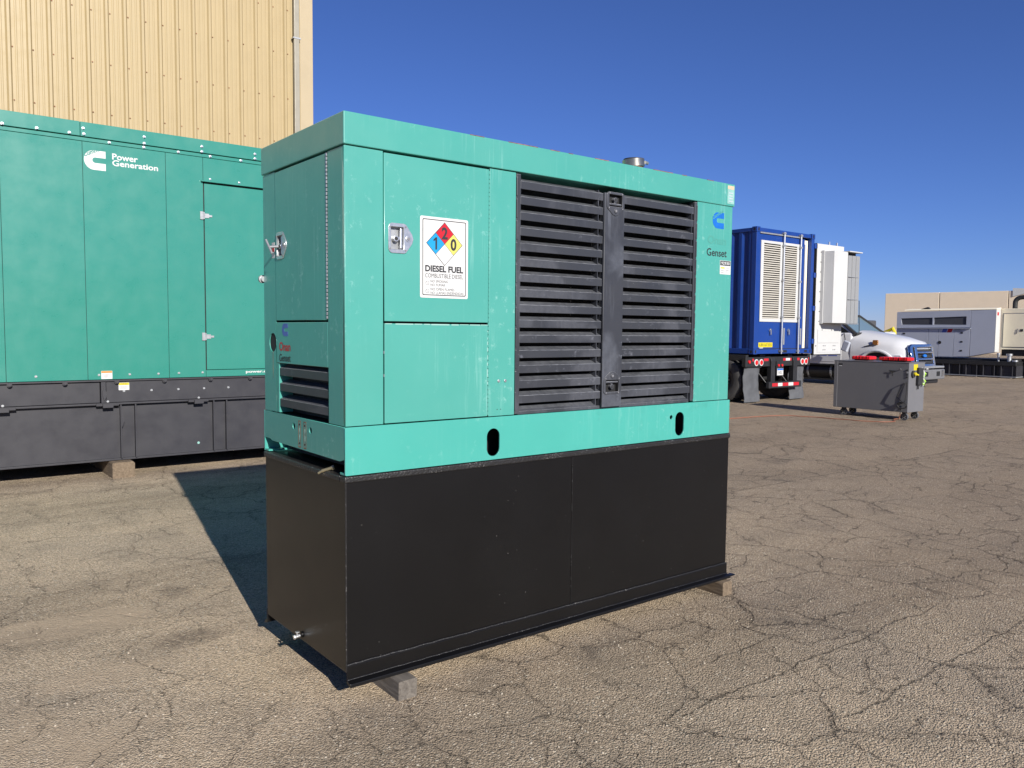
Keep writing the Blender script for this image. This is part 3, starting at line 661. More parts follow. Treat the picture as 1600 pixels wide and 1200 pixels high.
def main_gen():
    L, W = 2.552, 0.895; Z0, Z1 = 1.197, 2.354
    g = thing('generator', 'light green enclosed generator with charcoal louvred doors standing on a black tank', 'generator', (L / 2, W / 2, 0.987))
    th = 0.02
    # dark shell inside
    MB().box(0.2, 0.90, 0.07, W - 0.06, 1.2, 2.35).box(2.23, L - 0.03, 0.07, W - 0.06, 1.2, 2.35).box(0.9, 2.23, 0.30, W - 0.06, 1.2, 2.35).build('engine_block', 'inside', g)
    bx('inner_floor', 'inside', g, 0.03, L - 0.03, 0.03, W - 0.03, 1.17, 1.192, 0)
    # ---- skid: front and back channels with slots, end plate with foot cut-outs
    S0, S1 = 0.9895, 1.1935
    fr = FY(-0.004)
    sheet('skid_rail', 'green_skid', g, [rect(-0.004, 2.568, S0, S1, 0.006, 3), slot(0.728, 0.804, 1.006, 1.139), slot(2.070, 2.146, 1.006, 1.143), circ(2.034, 1.117, 0.012)], fr, -0.008, 0.0, 0.0008)
    for y0, y1 in ((0.0045, 0.050), (W - 0.045, W + 0.002)):
        MB().box(-0.002, 2.566, y0, y1, S0, S0 + 0.009).build('skid_foot', 'green_skid', g, bevel=0.001)
        MB().box(0.012, 2.556, y0, y1, S1 - 0.010, S1 - 0.001).build('skid_cap', 'green_skid', g, bevel=0.001)
    MB().box(-0.003, 2.567, W + 0.0025, W + 0.01, S0, S1).build('skid_rail', 'green_skid', g, bevel=0.001)
    cut = [(-(W), 1.058), (-(W), S1), (-0.008, S1), (-0.008, 1.058), (-0.05, 1.045), (-0.06, 1.045), (-0.80, 1.050), (-0.83, 1.058)]
    sheet('end_plate', 'green', g, [cut[::-1], circ(-0.532, 1.148, 0.0145), circ(-0.345, 1.146, 0.0145)], FX(-0.003), -0.008, 0.0, 0.0008)
    for y in (0.405, 0.465):
        st = sheet('strip_mark', 'rust', g, [rect(-y - 0.013, -y + 0.013, 1.055, 1.180), rect(-y - 0.010, -y + 0.010, 1.060, 1.176)], FX(-0.003), 0.0, 0.0006)
        for z in (1.075, 1.162): MB().cyl((-0.003, y, z), (-0.0045, y, z), 0.0045, 10).build('bolt_hole', 'inside', g)
        sheet('scratch_mark', 'pale_film', g, [rect(-y - 0.003, -y + 0.002, 1.09, 1.115), rect(-y - 0.004, -y + 0.001, 1.125, 1.146)], FX(-0.003), 0.0, 0.0005)
    bx('skid_crossmember', 'inside', g, 0.10, 2.45, 0.12, W - 0.06, 0.995, 1.16, 0)
    # ---- front face
    sheet('corner_panel', 'green', g, [rect(0.0, 0.178, Z0, Z1)], FY(0), -th, 0.0, 0.0015)
    dr = sheet('upper_door', 'green', g, [rect(0.1825, 0.7315, 1.6395, 2.3485), rect(0.213, 0.276, 1.947, 2.043)], FY(-0.002), -0.022, 0.0, 0.002)
    bx('latch_box', 'inside', g, 0.205, 0.29, 0.021, 0.06, 1.94, 2.05, 0)
    bx('lower_panel', 'green', g, 0.1840, 0.7315, -0.001, th, 1.199, 1.630, 0.002)
    bx('filler_panel', 'green', g, 0.7385, 0.893, 0.0, th, Z0, Z1, 0.0015)
    x = 0.187
    while x < 0.725:
        d = random.uniform(0.02, 0.10); bx('edge_chip', 'chalk', g, x, min(x + d, 0.73), -0.0016, 0.001, 1.6285 - random.uniform(0.0015, 0.004), 1.6305, 0.0003); x += d + random.uniform(0.0, 0.02)
    x0 = 0.728
    for k in range(9):
        z = 1.61 - k * 0.03 + random.uniform(-.01, .01); bx('edge_chip', 'chalk', g, 0.731 - random.uniform(0.001, 0.004), 0.7322, -0.0016, 0.001, z - random.uniform(0.006, 0.02), z, 0.0003)
    # piano hinge: knuckles
    kn = MB()
    for k in range(57): kn.cyl((0.735, 0.001, 1.205 + k * 0.02), (0.735, 0.001, 1.222 + k * 0.02), 0.0032, 6)
    o = kn.build('piano_hinge', 'green', g); o['kind'] = 'stuff'
    for x in (0.797, 0.836): MB().cyl((x, 0.0, 1.364), (x, -0.004, 1.364), 0.0075, 12).build('screw', 'zinc', g, bevel=0.001)
    for x in (0.79, 0.81): MB().cyl((x, 0.0, 1.228), (x, -0.001, 1.228), 0.0025, 8).build('screw', 'ink', g)
    for z in (1.40, 1.50): MB().box(0.1795, 0.1825, -0.001, 0.006, z, z + 0.012).build('door_pin', 'zinc', g)
    # ---- louvred doors
    for a, b in ((0.9065, 1.470), (1.628, 2.2145)):
        for k in range(15):
            z = 1.2495 + k * 0.0738
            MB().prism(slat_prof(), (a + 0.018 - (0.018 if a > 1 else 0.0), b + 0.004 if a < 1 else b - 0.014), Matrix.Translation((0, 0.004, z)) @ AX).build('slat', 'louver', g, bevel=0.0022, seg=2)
        zb = 1.2495 - 0.0738
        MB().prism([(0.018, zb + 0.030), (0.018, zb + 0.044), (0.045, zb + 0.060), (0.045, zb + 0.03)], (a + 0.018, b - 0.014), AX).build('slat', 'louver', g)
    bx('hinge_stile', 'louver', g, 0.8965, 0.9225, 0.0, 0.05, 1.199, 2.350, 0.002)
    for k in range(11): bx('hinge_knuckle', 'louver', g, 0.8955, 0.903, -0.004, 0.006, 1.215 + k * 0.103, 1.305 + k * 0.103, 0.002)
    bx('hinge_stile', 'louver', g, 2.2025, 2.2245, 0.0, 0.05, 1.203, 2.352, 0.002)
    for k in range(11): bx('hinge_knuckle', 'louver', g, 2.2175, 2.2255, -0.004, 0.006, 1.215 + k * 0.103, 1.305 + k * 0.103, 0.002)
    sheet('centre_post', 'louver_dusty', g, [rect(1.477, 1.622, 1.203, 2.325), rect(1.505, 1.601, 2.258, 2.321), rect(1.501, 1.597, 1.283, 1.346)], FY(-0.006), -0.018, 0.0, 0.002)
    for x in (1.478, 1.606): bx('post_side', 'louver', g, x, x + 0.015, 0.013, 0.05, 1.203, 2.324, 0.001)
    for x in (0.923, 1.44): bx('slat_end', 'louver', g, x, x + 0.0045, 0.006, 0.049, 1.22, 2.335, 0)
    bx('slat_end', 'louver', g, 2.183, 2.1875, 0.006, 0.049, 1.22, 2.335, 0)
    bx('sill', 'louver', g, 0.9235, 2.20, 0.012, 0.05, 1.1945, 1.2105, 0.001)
    latch(g, FY(-0.006), 1.553, 2.272, 0.0, 1, -1, 'louver', inner='inside')
    latch(g, FY(-0.006), 1.549, 1.332, 0.0, -1, -1, 'louver', inner='inside')
    bx('right_panel', 'green', g, 2.2275, L, 0.0, th, Z0, 2.362, 0.002)
    # ---- roof, ends, back
    bx('roof', 'green', g, -0.006, 2.562, -0.007, W + 0.007, 2.3585, 2.490, 0.004, seg=3)
    for a, b in ((0.62, 0.70), (0.84, 1.02), (1.10, 1.16), (1.22, 1.25), (1.40, 1.5), (1.84, 2.0), (2.08, 2.12), (2.3, 2.36)): bx('edge_chip', 'rust', g, a, b, -0.0075, -0.002, 2.4872, 2.4905, 0.0005)
    bx('right_end', 'green', g, L - th, L - 0.0005, th + 0.001, W, Z0, 2.354, 0.002)
    bx('back_panel', 'green', g, 0.03, L - th, W - 0.005, W, Z0, 2.354, 0.002)
    # end face (facing -X)
    F = FX(0)
    bx('end_stile', 'green', g, 0.0, th, th + 0.001, 0.160, Z0, Z1, 0.0015)
    sheet('end_stile', 'green', g, [rect(-W, -0.7425, Z0, Z1), circ(-0.785, 1.536, 0.047, 28, 0.0455)], F, -0.004, 0.0, 0.0008)
    sheet('end_door', 'green', g, [rect(-0.7385, -0.1745, 1.6425, 2.3495), rect(-0.710, -0.647, 1.95, 2.046)], FX(-0.001), -0.021, 0.0, 0.002)
    bx('latch_box', 'inside', g, 0.021, 0.06, 0.63, 0.72, 1.94, 2.05, 0)
    bx('end_panel', 'green', g, 0.0, th, 0.1645, 0.7385, 1.4375, 1.6335, 0.002)
    mb = MB()
    for k in range(43): mb.cyl((0.0, 0.1685, 1.648 + k * 0.0164), (0.0, 0.1685, 1.660 + k * 0.0164), 0.0042, 6)
    o = mb.build('bright_piano_hinge', 'zinc', g); o['kind'] = 'stuff'
    bx('intake_jamb', 'green', g, 0.001, 0.09, 0.7125, 0.738, Z0, 1.4355, 0.001)
    bx('intake_jamb', 'green', g, 0.021, 0.09, 0.150, 0.159, Z0, 1.4355, 0.001)
    for k, z in enumerate((1.378, 1.303, 1.228)):
        pr = [(0.0, 0.0), (0.0, 0.037), (0.05, 0.056), (0.05, 0.053), (0.0032, 0.0355), (0.0032, 0.0)]
        MB().prism(pr, (0.168, 0.706), Matrix.Translation((0.003, 0, z)) @ AY).build('slat', 'louver', g, bevel=0.0008, seg=1)
    bx('intake_back', 'inside', g, 0.07, 0.09, 0.16, 0.712, Z0, 1.4355, 0)
    MB().cyl((0.0044, 0.785, 1.536), (0.012, 0.785, 1.536), 0.055, 20).build('hole_liner', 'inside', g)
    sheet('rust_run', 'rust', g, [[(-0.7865, 1.49), (-0.7835, 1.49), (-0.7845, 1.36), (-0.7855, 1.36)]], F, 0.0, 0.0005)
    MB().cyl((-0.0, W - 0.004, 1.85), (-0.0, W + 0.022, 1.85), 0.014, 12).cyl((0, W + 0.012, 1.85), (0, W + 0.026, 1.85), 0.02, 12).build('lifting_stud', 'steel', g, smooth=True)
    # front latch and end latch (the end one hangs open)
    latch(g, FY(-0.002), 0.262, 1.995, 0.0)
    lt = latch(g, FX(-0.001), -0.661, 1.998, 0.0)
    for nm, mb in (('pulled_stem', MB().cyl((-0.004, 0.690, 1.995), (-0.040, 0.712, 1.992), 0.0065, 10)),
                   ('pulled_t_bar', MB().cyl((-0.046, 0.742, 2.028), (-0.036, 0.690, 1.958), 0.0055, 10))):
        mb.build(nm, 'steel', lt, smooth=True)
    sheet('red_sticker', 'white', g, [rect(-0.785, -0.750, 1.945, 2.02)], F, 0.0, 0.0008)
    sheet('red_sticker_band', 'red', g, [rect(-0.782, -0.753, 1.975, 2.0)], F, 0.0008, 0.0012)
    # ---- lettering on the end panel
    sheet('emblem', 'faded_blue', g, [bigC(-0.668, -0.598, 1.568, 1.628)], F, 0.0, 0.0008)
    text('Onan', F, -0.704, -0.568, 1.497, 1.540, 'dred', g, bold=0.02, w=0.001)
    text('Genset', F, -0.704, -0.568, 1.447, 1.483, 'ink', g, bold=0.012, w=0.001)
    # ---- lettering on the right panel
    F = FY(0)
    e = sheet('emblem', 'logo_blue', g, [bigC(2.366, 2.472, 2.219, 2.313)], F, 0.0, 0.0008)
    text('Cummins', Matrix.Translation((2.368, 0, 2.268)) @ FY(0) @ Matrix.Rotation(R(27), 4, 'Z'), 0.0, 0.112, 0.0, 0.020, 'green', e, w=0.0012, bold=0.02)
    text('Onan', F, 2.325, 2.497, 2.125, 2.175, 'ghost', g, bold=0.02, w=0.0008)
    text('Genset', F, 2.318, 2.505, 2.054, 2.099, 'ink', g, bold=0.012, w=0.001)
    s = sheet('stock_tag', 'white', g, [rect(2.444, 2.546, 1.952, 2.034, 0.003)], F, 0.0, 0.001)
    sheet('number_band', 'ink', s, [rect(2.447, 2.543, 2.004, 2.032, 0.002)], F, 0.001, 0.0014)
    text('92930', F, 2.455, 2.535, 2.009, 2.027, 'white', s, bold=0.02, w=0.0018)
    sheet('tag_mark', 'byellow', s, [rect(2.452, 2.488, 1.986, 1.994)], F, 0.001, 0.0014)
    for u, v, l in ((2.502, 1.990, 0.028), (2.502, 1.976, 0.026), (2.455, 1.972, 0.026), (2.502, 1.966, 0.016), (2.455, 1.960, 0.026)):
        sheet('print_line', 'ink_grey', s, [rect(u, u + l, v, v + 0.0025)], F, 0.001, 0.0013)
    FR = FY(-0.007)
    s = sheet('faded_label', 'pale_film', g, [rect(2.490, 2.553, 2.372, 2.480, 0.003)], FR, 0.0, 0.001)
    sheet('label_band', 'pale_orange', s, [rect(2.492, 2.551, 2.458, 2.478)], FR, 0.001, 0.0014)
    for k in range(4): sheet('print_line', 'mtu', s, [rect(2.503, 2.54, 2.385 + k * 0.016, 2.391 + k * 0.016)], FR, 0.001, 0.0013)
    # ---- diesel placard on the door
    F = FY(-0.002)
    u0, u1, v0, v1 = 0.359, 0.614, 1.746, 2.103
    s = sheet('diesel_placard', 'white', g, [rect(u0, u1, v0, v1, 0.008)], F, 0.0, 0.0014)
    sheet('border', 'ink', s, [rect(u0 + 0.012, u1 - 0.012, v0 + 0.011, v1 - 0.011, 0.006), rect(u0 + 0.0155, u1 - 0.0155, v0 + 0.0145, v1 - 0.0145, 0.005)], F, 0.0014, 0.0019)
    cu, cv, h = 0.4865, 1.987, 0.0945; q = h / 2
    def dia(a, b, r): return [(a, b - r), (a + r, b), (a, b + r), (a - r, b)]
    sheet('diamond_outline', 'ink', s, [dia(cu, cv, h + 0.0022)], F, 0.0014, 0.0018)
    for a, b, m in ((0, q, 'red'), (-q, 0, 'sblue'), (q, 0, 'yellow'), (0, -q, 'white')): sheet('diamond_field', m, s, [dia(cu + a, cv + b, q - 0.0012)], F, 0.0018, 0.0022)
    for ch, a, b in (('2', 0, q), ('1', -q, 0), ('0', q, 0)):
        if ch == '1':
            x, y = cu + a, cv + b
            sheet('lettering', 'ink', s, [[(x - 0.002, y - 0.027), (x + 0.007, y - 0.027), (x + 0.007, y + 0.027), (x + 0.0, y + 0.027), (x - 0.012, y + 0.017), (x - 0.012, y + 0.009), (x - 0.002, y + 0.014)]], F, 0.0022, 0.0027)
        else: text(ch, F, cu + a - 0.016, cu + a + 0.016, cv + b - 0.027, cv + b + 0.027, 'ink', s, bold=0.035, w=0.0026)
    text('DIESEL FUEL', F, u0 + 0.026, u1 - 0.026, 1.861, 1.890, 'ink', s, bold=0.04, w=0.0018)
    text('COMBUSTIBLE DIESEL', F, u0 + 0.026, u1 - 0.026, 1.835, 1.854, 'ink', s, w=0.0018)
    for tx, v, ue in (('NO SMOKING', 1.814, 0.505), ('NO FUMAR', 1.798, 0.490), ('NO OPEN FLAMES', 1.779, 0.540), ('NO LLAMAS ENDENDIDAS', 1.763, 0.590)):
        text(tx, F, 0.413, ue, v, v + 0.0115, 'ink', s, w=0.0018)
    for v in (1.811, 1.776): sheet('ban_symbol', 'ink_grey', s, [circ(0.396, v, 0.0095), circ(0.396, v, 0.0078)], F, 0.0014, 0.0018); sheet('ban_bar', 'ink_grey', s, [[(0.390, v + 0.006), (0.391, v + 0.007), (0.402, v - 0.006), (0.401, v - 0.007)]], F, 0.0014, 0.0018)
    # ---- exhaust stub
    c = (2.16, 0.45)
    MB().cyl((*c, 2.47), (*c, 2.615), 0.058, 24).build('exhaust_pipe', 'rust', g, smooth=True)
    MB().lathe((*c, 2.634), (-0.10, 0.02, 1), [(0.060, -0.026), (0.068, -0.022), (0.068, 0.022), (0.060, 0.026)], 28).build('exhaust_clamp', 'dull_metal', g, smooth=True)
    MB().cyl((c[0] + 0.05, c[1] - 0.05, 2.640), (c[0] + 0.092, c[1] - 0.03, 2.643), 0.010, 8).build('clamp_bolt', 'steel', g, smooth=True)
    MB().cyl((*c, 2.63), (*c, 2.66), 0.061, 24).build('exhaust_flap', 'gasket', g, smooth=True)
main_gen()

# ================================================================== TRAILER AND BLUE CONTAINER
def wheel(parent_thing, name, c, r, w, axis=1, rim_mat='steel', n=40):
    """tyre with shoulders and tread blocks, plus a dished rim; axle along X, outer face towards -X when axis=1"""
    s = axis; mb = MB()
    prof = [(r * 0.56, -w * 0.40), (r * 0.60, -w * 0.48), (r * 0.80, -w * 0.52), (r * 0.93, -w * 0.47), (r * 0.99, -w * 0.38), (r, 0), (r * 0.99, w * 0.38), (r * 0.93, w * 0.47), (r * 0.80, w * 0.52), (r * 0.60, w * 0.48), (r * 0.56, w * 0.40)]
    wh = link(bpy.data.objects.new(name, None)); wh.parent = parent_thing; wh.location = Vector(c) - WL[parent_thing.name]; WL[wh.name] = Vector(c)
    mb.lathe(c, (1, 0, 0), prof, n)
    for k in range(36):
        a = 2 * math.pi * k / 36
        m = Matrix.Translation(c) @ Matrix.Rotation(a, 4, 'X')
        mb.box(-w * 0.40, -w * 0.06, -r * 0.03, r * 0.04, r * 0.97, r * 1.004, m); mb.box(w * 0.06, w * 0.40, -r * 0.05, r * 0.02, r * 0.97, r * 1.004, m)
    mb.build('tyre', 'rubber', wh, smooth=True)
    rb = MB().lathe(c, (-s, 0, 0), [(r * 0.575, w * 0.44), (r * 0.575, w * 0.47), (r * 0.53, w * 0.47), (r * 0.50, w * 0.30), (r * 0.30, w * 0.16), (r * 0.22, w * 0.16), (r * 0.21, w * 0.30), (r * 0.10, w * 0.34), (0.001, w * 0.34)], 28)
    rb.build('rim', rim_mat, wh, smooth=True)
    nb = MB()
    for k in range(10):
        a = 2 * math.pi * k / 10; p = Vector(c) + Vector((-s * w * 0.16, r * 0.255 * math.cos(a), r * 0.255 * math.sin(a)))
        nb.cyl(p, p + Vector((-s * 0.03, 0, 0)), r * 0.03, 6)
    o = nb.build('wheel_nuts', 'steel', wh); o['kind'] = 'stuff'
    return wh

def trailer():
    t = thing('trailer', 'black flatbed trailer chassis with dual wheels under the blue container', 'trailer', (15.15, 8.3, 0))
    for x in (14.5, 15.6): bx('frame_rail', 'chassis', t, x, x + 0.2, 8.12, 14.6, 0.82, 1.10, 0.006)
    for y in (8.6, 9.6, 10.8, 12.2, 13.4): bx('cross_beam', 'chassis', t, 13.92, 16.38, y, y + 0.1, 0.98, 1.095, 0.004)
    bx('side_rail', 'chassis', t, 13.86, 13.96, 8.05, 14.4, 0.97, 1.10, 0.006)
    bx('side_rail', 'chassis', t, 16.34, 16.44, 8.05, 14.4, 0.97, 1.10, 0.006)
    bx('light_bar', 'chassis', t, 13.78, 16.36, 7.99, 8.10, 0.83, 1.05, 0.01)
    def lamp(x, z, r, ring=True):
        l = MB().cyl((x, 7.99, z), (x, 7.965, z), r, 20, r * 0.9).build('tail_light', 'lens_red', t, smooth=True)
        if ring: MB().lathe((x, 7.985, z), (0, -1, 0), [(r * 1.0, 0.0), (r * 1.0, 0.018), (r * 1.32, 0.014), (r * 1.34, 0.0)], 20).build('bezel', 'white', l, smooth=True)
    lamp(13.90, 0.945, 0.04, False)
    for x in (14.16, 14.345, 16.00, 16.155): lamp(x, 0.925, 0.058)
    F = FY(7.99)
    for a, b, m in ((14.02, 14.08, 'dred'), (14.46, 14.64, 'dred'), (15.22, 15.33, 'dred'), (15.33, 15.50, 'white'), (15.50, 15.56, 'dred'), (15.80, 15.9, 'dred'), (16.27, 16.30, 'dred')):
        sheet('reflector', m, t, [rect(a, b, 0.955, 1.015)], F, 0.0, 0.003)
    for x in (14.70, 15.60): MB().prism([(0.0, 0.40), (0.0, 0.95), (0.03, 1.04), (0.16, 1.06), (0.16, 0.92), (0.12, 0.88), (0.11, 0.40)], (x, x + 0.16), Matrix.Translation((0, 7.95, 0)) @ AX).build('bumper_hanger', 'chassis', t, bevel=0.006)
    bx('bumper_bar', 'chassis', t, 14.50, 15.80, 7.86, 7.948, 0.33, 0.475, 0.008)
    F = FY(7.86); xs = [14.62, 14.85, 15.03, 15.27, 15.47, 15.70]
    for k in range(5): sheet('reflector', 'dred' if k % 2 == 0 else 'white', t, [rect(xs[k], xs[k + 1] - 0.004, 0.37, 0.445)], F, 0.0, 0.003)
    for x in (14.52, 15.35): MB().tube([(x - 0.18, 8.3, 0.95), (x - 0.02, 7.95, 0.46)], 0.012, 6).build('brace', 'chassis', t)
    pl = bx('number_plate', 'white', t, 14.95, 15.19, 7.955, 7.963, 0.615, 0.775, 0.003)
    sheet('plate_band', 'logo_blue', pl, [rect(14.955, 15.185, 0.735, 0.772)], FY(7.955), 0.0, 0.001)
    text('540C', FY(7.955), 14.985, 15.155, 0.64, 0.72, 'ink_grey', pl, w=0.002)
    bx('plate_holder', 'chassis', t, 14.93, 15.21, 7.966, 7.985, 0.60, 0.95, 0.003)
    for x in (15.0, 15.14): MB().cyl((x, 7.966, 0.85), (x, 7.945, 0.85), 0.03, 14).build('marker_light', 'lens_red', t, smooth=True)
    def flap(x0, x1):
        secs = []
        for k in range(9):
            z = 0.80 - k * 0.097; d = 0.03 * math.sin(k * 0.55); j = 0.012 * math.sin(k * 2.1)
            secs.append([(x0 + j, 8.06 + d, z), (x0 + 0.12, 8.035 + d * 0.6, z), (x1 - 0.1, 8.045 + d * 0.4, z), (x1 + j, 8.07 + d, z), (x1 + j, 8.082 + d, z), (x0 + j, 8.072 + d, z)])
        MB().loft(secs).build('mud_flap', 'flap', t, smooth=True)
    flap(13.83, 14.42); flap(15.60, 16.22)
    bx('flap_bracket', 'chassis', t, 13.83, 14.42, 8.03, 8.09, 0.80, 0.83, 0.003); bx('flap_bracket', 'chassis', t, 15.60, 16.22, 8.03, 8.09, 0.80, 0.83, 0.003)
    for yc in (8.42 + 0.25, 9.95):
        MB().cyl((14.1, yc, 0.5), (16.1, yc, 0.5), 0.07, 12).build('axle', 'chassis', t, smooth=True)
        for xc, s in ((13.98, 1), (14.33, 1), (15.92, -1), (16.27, -1)): wheel(t, 'wheel', (xc, yc, 0.51), 0.51, 0.27, s, 'chassis' if s > 0 else 'steel')
    for x in (14.2, 16.05): bx('landing_leg', 'chassis', t, x, x + 0.12, 13.5, 13.62, 0.0, 0.9, 0.004)
    MB().tube([(13.9, 8.1, 0.87), (13.98, 8.2, 0.9), (14.05, 8.25, 0.9)], 0.012, 6).build('air_hose', 'steel', t)
trailer()

def container():
    X0, X1, Y0, Y1, Z0, Z1 = 14.0, 16.33, 7.95, 14.0, 1.115, 3.99
    c = thing('shipping_container', 'royal blue generator container with white louvred door, riding on a trailer', 'container', (15.16, 11, 1.115))
    for x, y in ((X0, Y0), (X1 - 0.13, Y0), (X0, Y1 - 0.13), (X1 - 0.13, Y1 - 0.13)):
        bx('corner_post', 'blue', c, x + 0.004, x + 0.126, y + 0.004, y + 0.126, Z0 + 0.121, Z1 - 0.121, 0.006)
        for z in (Z0, Z1 - 0.12):
            cc = bx('corner_casting', 'blue', c, x - 0.004, x + 0.134, y - 0.006, y + 0.13, z, z + 0.12, 0.008)
            if y == Y0: sheet('lashing_hole', 'inside', cc, [slot(x + 0.04, x + 0.09, z + 0.02, z + 0.10)], FY(y - 0.006), -0.003, 0.0008)
            sheet('lashing_hole', 'inside', cc, [slot(-(y + 0.09), -(y + 0.04), z + 0.025, z + 0.095)], FX(x - 0.004), -0.003, 0.0008)
    # corrugated long side, rolled section
    def corr(x, s):
        pts = []; y = Y0 + 0.128; d = 0.036 * s
        while y < Y1 - 0.13:
            pts += [(x, y), (x, y + 0.07), (x + d, y + 0.138), (x + d, y + 0.21)]; y += 0.278
        mb = MB(); lo = [mb.bm.verts.new((a, min(b, Y1 - 0.128), Z0 + 0.13)) for a, b in pts]; hi = [mb.bm.verts.new((a, min(b, Y1 - 0.128), Z1 - 0.10)) for a, b in pts]
        for i in range(len(pts) - 1): mb.bm.faces.new((lo[i], lo[i + 1], hi[i + 1], hi[i]))
        mb.build('corrugated_side', 'blue', c)
    corr(X0 + 0.012, 1); corr(X1 - 0.012, -1)
    for x in (X0, X1 - 0.1):
        bx('top_rail', 'blue', c, x + 0.004, x + 0.096, Y0 + 0.131, Y1 - 0.131, Z1 - 0.105, Z1 - 0.02, 0.006)
        bx('bottom_rail', 'blue', c, x + 0.004, x + 0.096, Y0 + 0.131, Y1 - 0.131, Z0 + 0.01, Z0 + 0.132, 0.006)
    bx('roof', 'blue', c, X0 + 0.06, X1 - 0.06, Y0 + 0.1, Y1 - 0.05, Z1 - 0.06, Z1 - 0.03, 0.004)
    bx('floor', 'inside', c, X0 + 0.1, X1 - 0.1, Y0 + 0.15, Y1 - 0.1, Z0 + 0.05, Z0 + 0.11, 0)
    bx('front_wall', 'blue', c, X0 + 0.13, X1 - 0.13, Y1 - 0.09, Y1 - 0.06, Z0 + 0.12, Z1 - 0.1, 0)
    bx('header', 'blue', c, X0 + 0.135, X1 - 0.135, Y0 + 0.02, Y0 + 0.12, Z1 - 0.105, Z1 - 0.015, 0.008)
    bx('door_shade_strip', 'steel', c, X0 + 0.13, X0 + 1.75, Y0 - 0.012, Y0 + 0.018, Z1 - 0.145, Z1 - 0.112, 0.003)
    sl = bx('sill', 'blue', c, X0 + 0.135, X1 - 0.135, Y0 + 0.0, Y0 + 0.12, Z0 + 0.01, Z0 + 0.115, 0.006)
    for a, b in ((14.95, 15.30), (16.02, 16.14)): sheet('forklift_pocket', 'inside', sl, [rect(a, b, Z0 + 0.03, Z0 + 0.09)], FY(Y0), -0.01, 0.0015)
    # louvred door leaf: ring of sheet round the louvre opening
    D0, D1 = 14.135, 15.93
    L0, L1, LZ0, LZ1 = 14.19, 15.76, 1.86, 3.70
    F = FY(Y0 + 0.03)
    dr = sheet('door', 'blue', c, [rect(D0, D1, 1.245, 3.835), rect(L0 + 0.02, L1 - 0.02, LZ0 + 0.02, LZ1 - 0.02)], F, -0.03, 0.012, 0.002)
    bx('door_gasket', 'gasket', c, D0 - 0.004, D1, Y0 + 0.0, Y0 + 0.055, 1.233, 1.2435, 0.001)
    sheet('louvre_frame', 'white_p', dr, [rect(L0, L1, LZ0, LZ1), rect(L0 + 0.10, 14.93, LZ0 + 0.07, LZ1 - 0.06), rect(15.07, 15.60, LZ0 + 0.07, LZ1 - 0.06)], F, 0.0125, 0.03, 0.002)
    for k in range(34):
        z = LZ0 + 0.075 + k * (LZ1 - LZ0 - 0.135) / 34
        p = [(0.0, 0.0), (0.0, 0.017), (0.018, 0.028), (0.020, 0.026), (0.003, 0.015), (0.003, 0.0)]
        MB().prism(p, (L0 + 0.098, 15.602), Matrix.Translation((0, Y0 + 0.004, z)) @ AX).build('louvre_blade', 'louvre', dr)
    bx('louvre_back', 'inside', dr, L0 + 0.03, L1 - 0.03, Y0 + 0.061, Y0 + 0.066, LZ0 + 0.03, LZ1 - 0.03, 0)
    for x in (15.02, 15.70):
        r = MB().cyl((x, Y0 - 0.035, 1.12), (x, Y0 - 0.035, 3.93), 0.021, 12).build('lock_rod', 'zinc', c, smooth=True)
        for z in (1.16, 1.95, 2.8, 3.6, 3.88): bx('rod_guide', 'steel', r, x - 0.04, x + 0.04, Y0 - 0.058, Y0 + 0.016, z, z + 0.045, 0.004)
        MB().box(x + 0.05, x + 0.10, Y0 - 0.05, Y0 - 0.03, 1.33, 1.72).build('rod_handle', 'steel', r, bevel=0.006)
    for x in (14.62, 15.34):
        MB().cyl((x, Y0 + 0.018, 1.67), (x, Y0 - 0.006, 1.67), 0.045, 16).box(x - 0.02, x + 0.02, Y0 - 0.03, Y0 - 0.006, 1.56, 1.69).build('door_handle', 'chrome', dr, bevel=0.006)
    F = FY(Y0 + 0.018)
    s = sheet('number_tag', 'byellow', dr, [rect(14.20, 14.74, 1.275, 1.385)], F, 0.0, 0.002)
    text('UB167255', F, 14.235, 14.705, 1.30, 1.36, 'ink', s, w=0.0026)
    sheet('small_tag', 'white', dr, [rect(14.24, 14.38, 1.252, 1.268)], F, 0.0, 0.002)
    # open bay at the right: white jamb and a cream inner panel
    bx('inner_jamb', 'white_p', c, 15.94, 15.985, Y0 + 0.01, Y0 + 0.06, 1.245, 3.72, 0.003)
    bx('inner_panel', 'cream', c, 15.99, 16.185, Y0 + 0.10, Y0 + 0.12, 1.245, 3.83, 0.003)
    bx('bay_back', 'inside', c, 14.15, 16.19, Y0 + 0.20, Y0 + 0.22, 1.24, 3.86, 0)
    for z in (1.35, 2.15, 2.95, 3.65): bx('hinge', 'blue', c, 16.31, 16.43, Y0 - 0.02, Y0 + 0.03, z, z + 0.12, 0.008)
    # white door leaf swung right open, seen on its inner side, with the air scoop
    wd = bx('open_door', 'white_p', c, 16.41, 17.62, Y0 - 0.02, Y0 + 0.055, 1.09, 3.78, 0.006)
    bx('door_seal', 'gasket', wd, 16.385, 16.408, Y0 - 0.024, Y0 + 0.055, 1.085, 3.785, 0.004)
    bx('door_seal', 'gasket', wd, 16.385, 17.62, Y0 - 0.018, Y0 + 0.055, 1.070, 1.0885, 0.003)
    bx('kick_plate', 'white_p', wd, 16.54, 17.50, Y0 - 0.028, Y0 - 0.021, 1.14, 1.36, 0.002)
    bx('cover_plate', 'white_p', wd, 16.54, 17.50, Y0 - 0.032, Y0 - 0.021, 1.37, 1.70, 0.003)
    bs = bolt_mesh('screw', 0.01, 0.012, 'ink_grey')
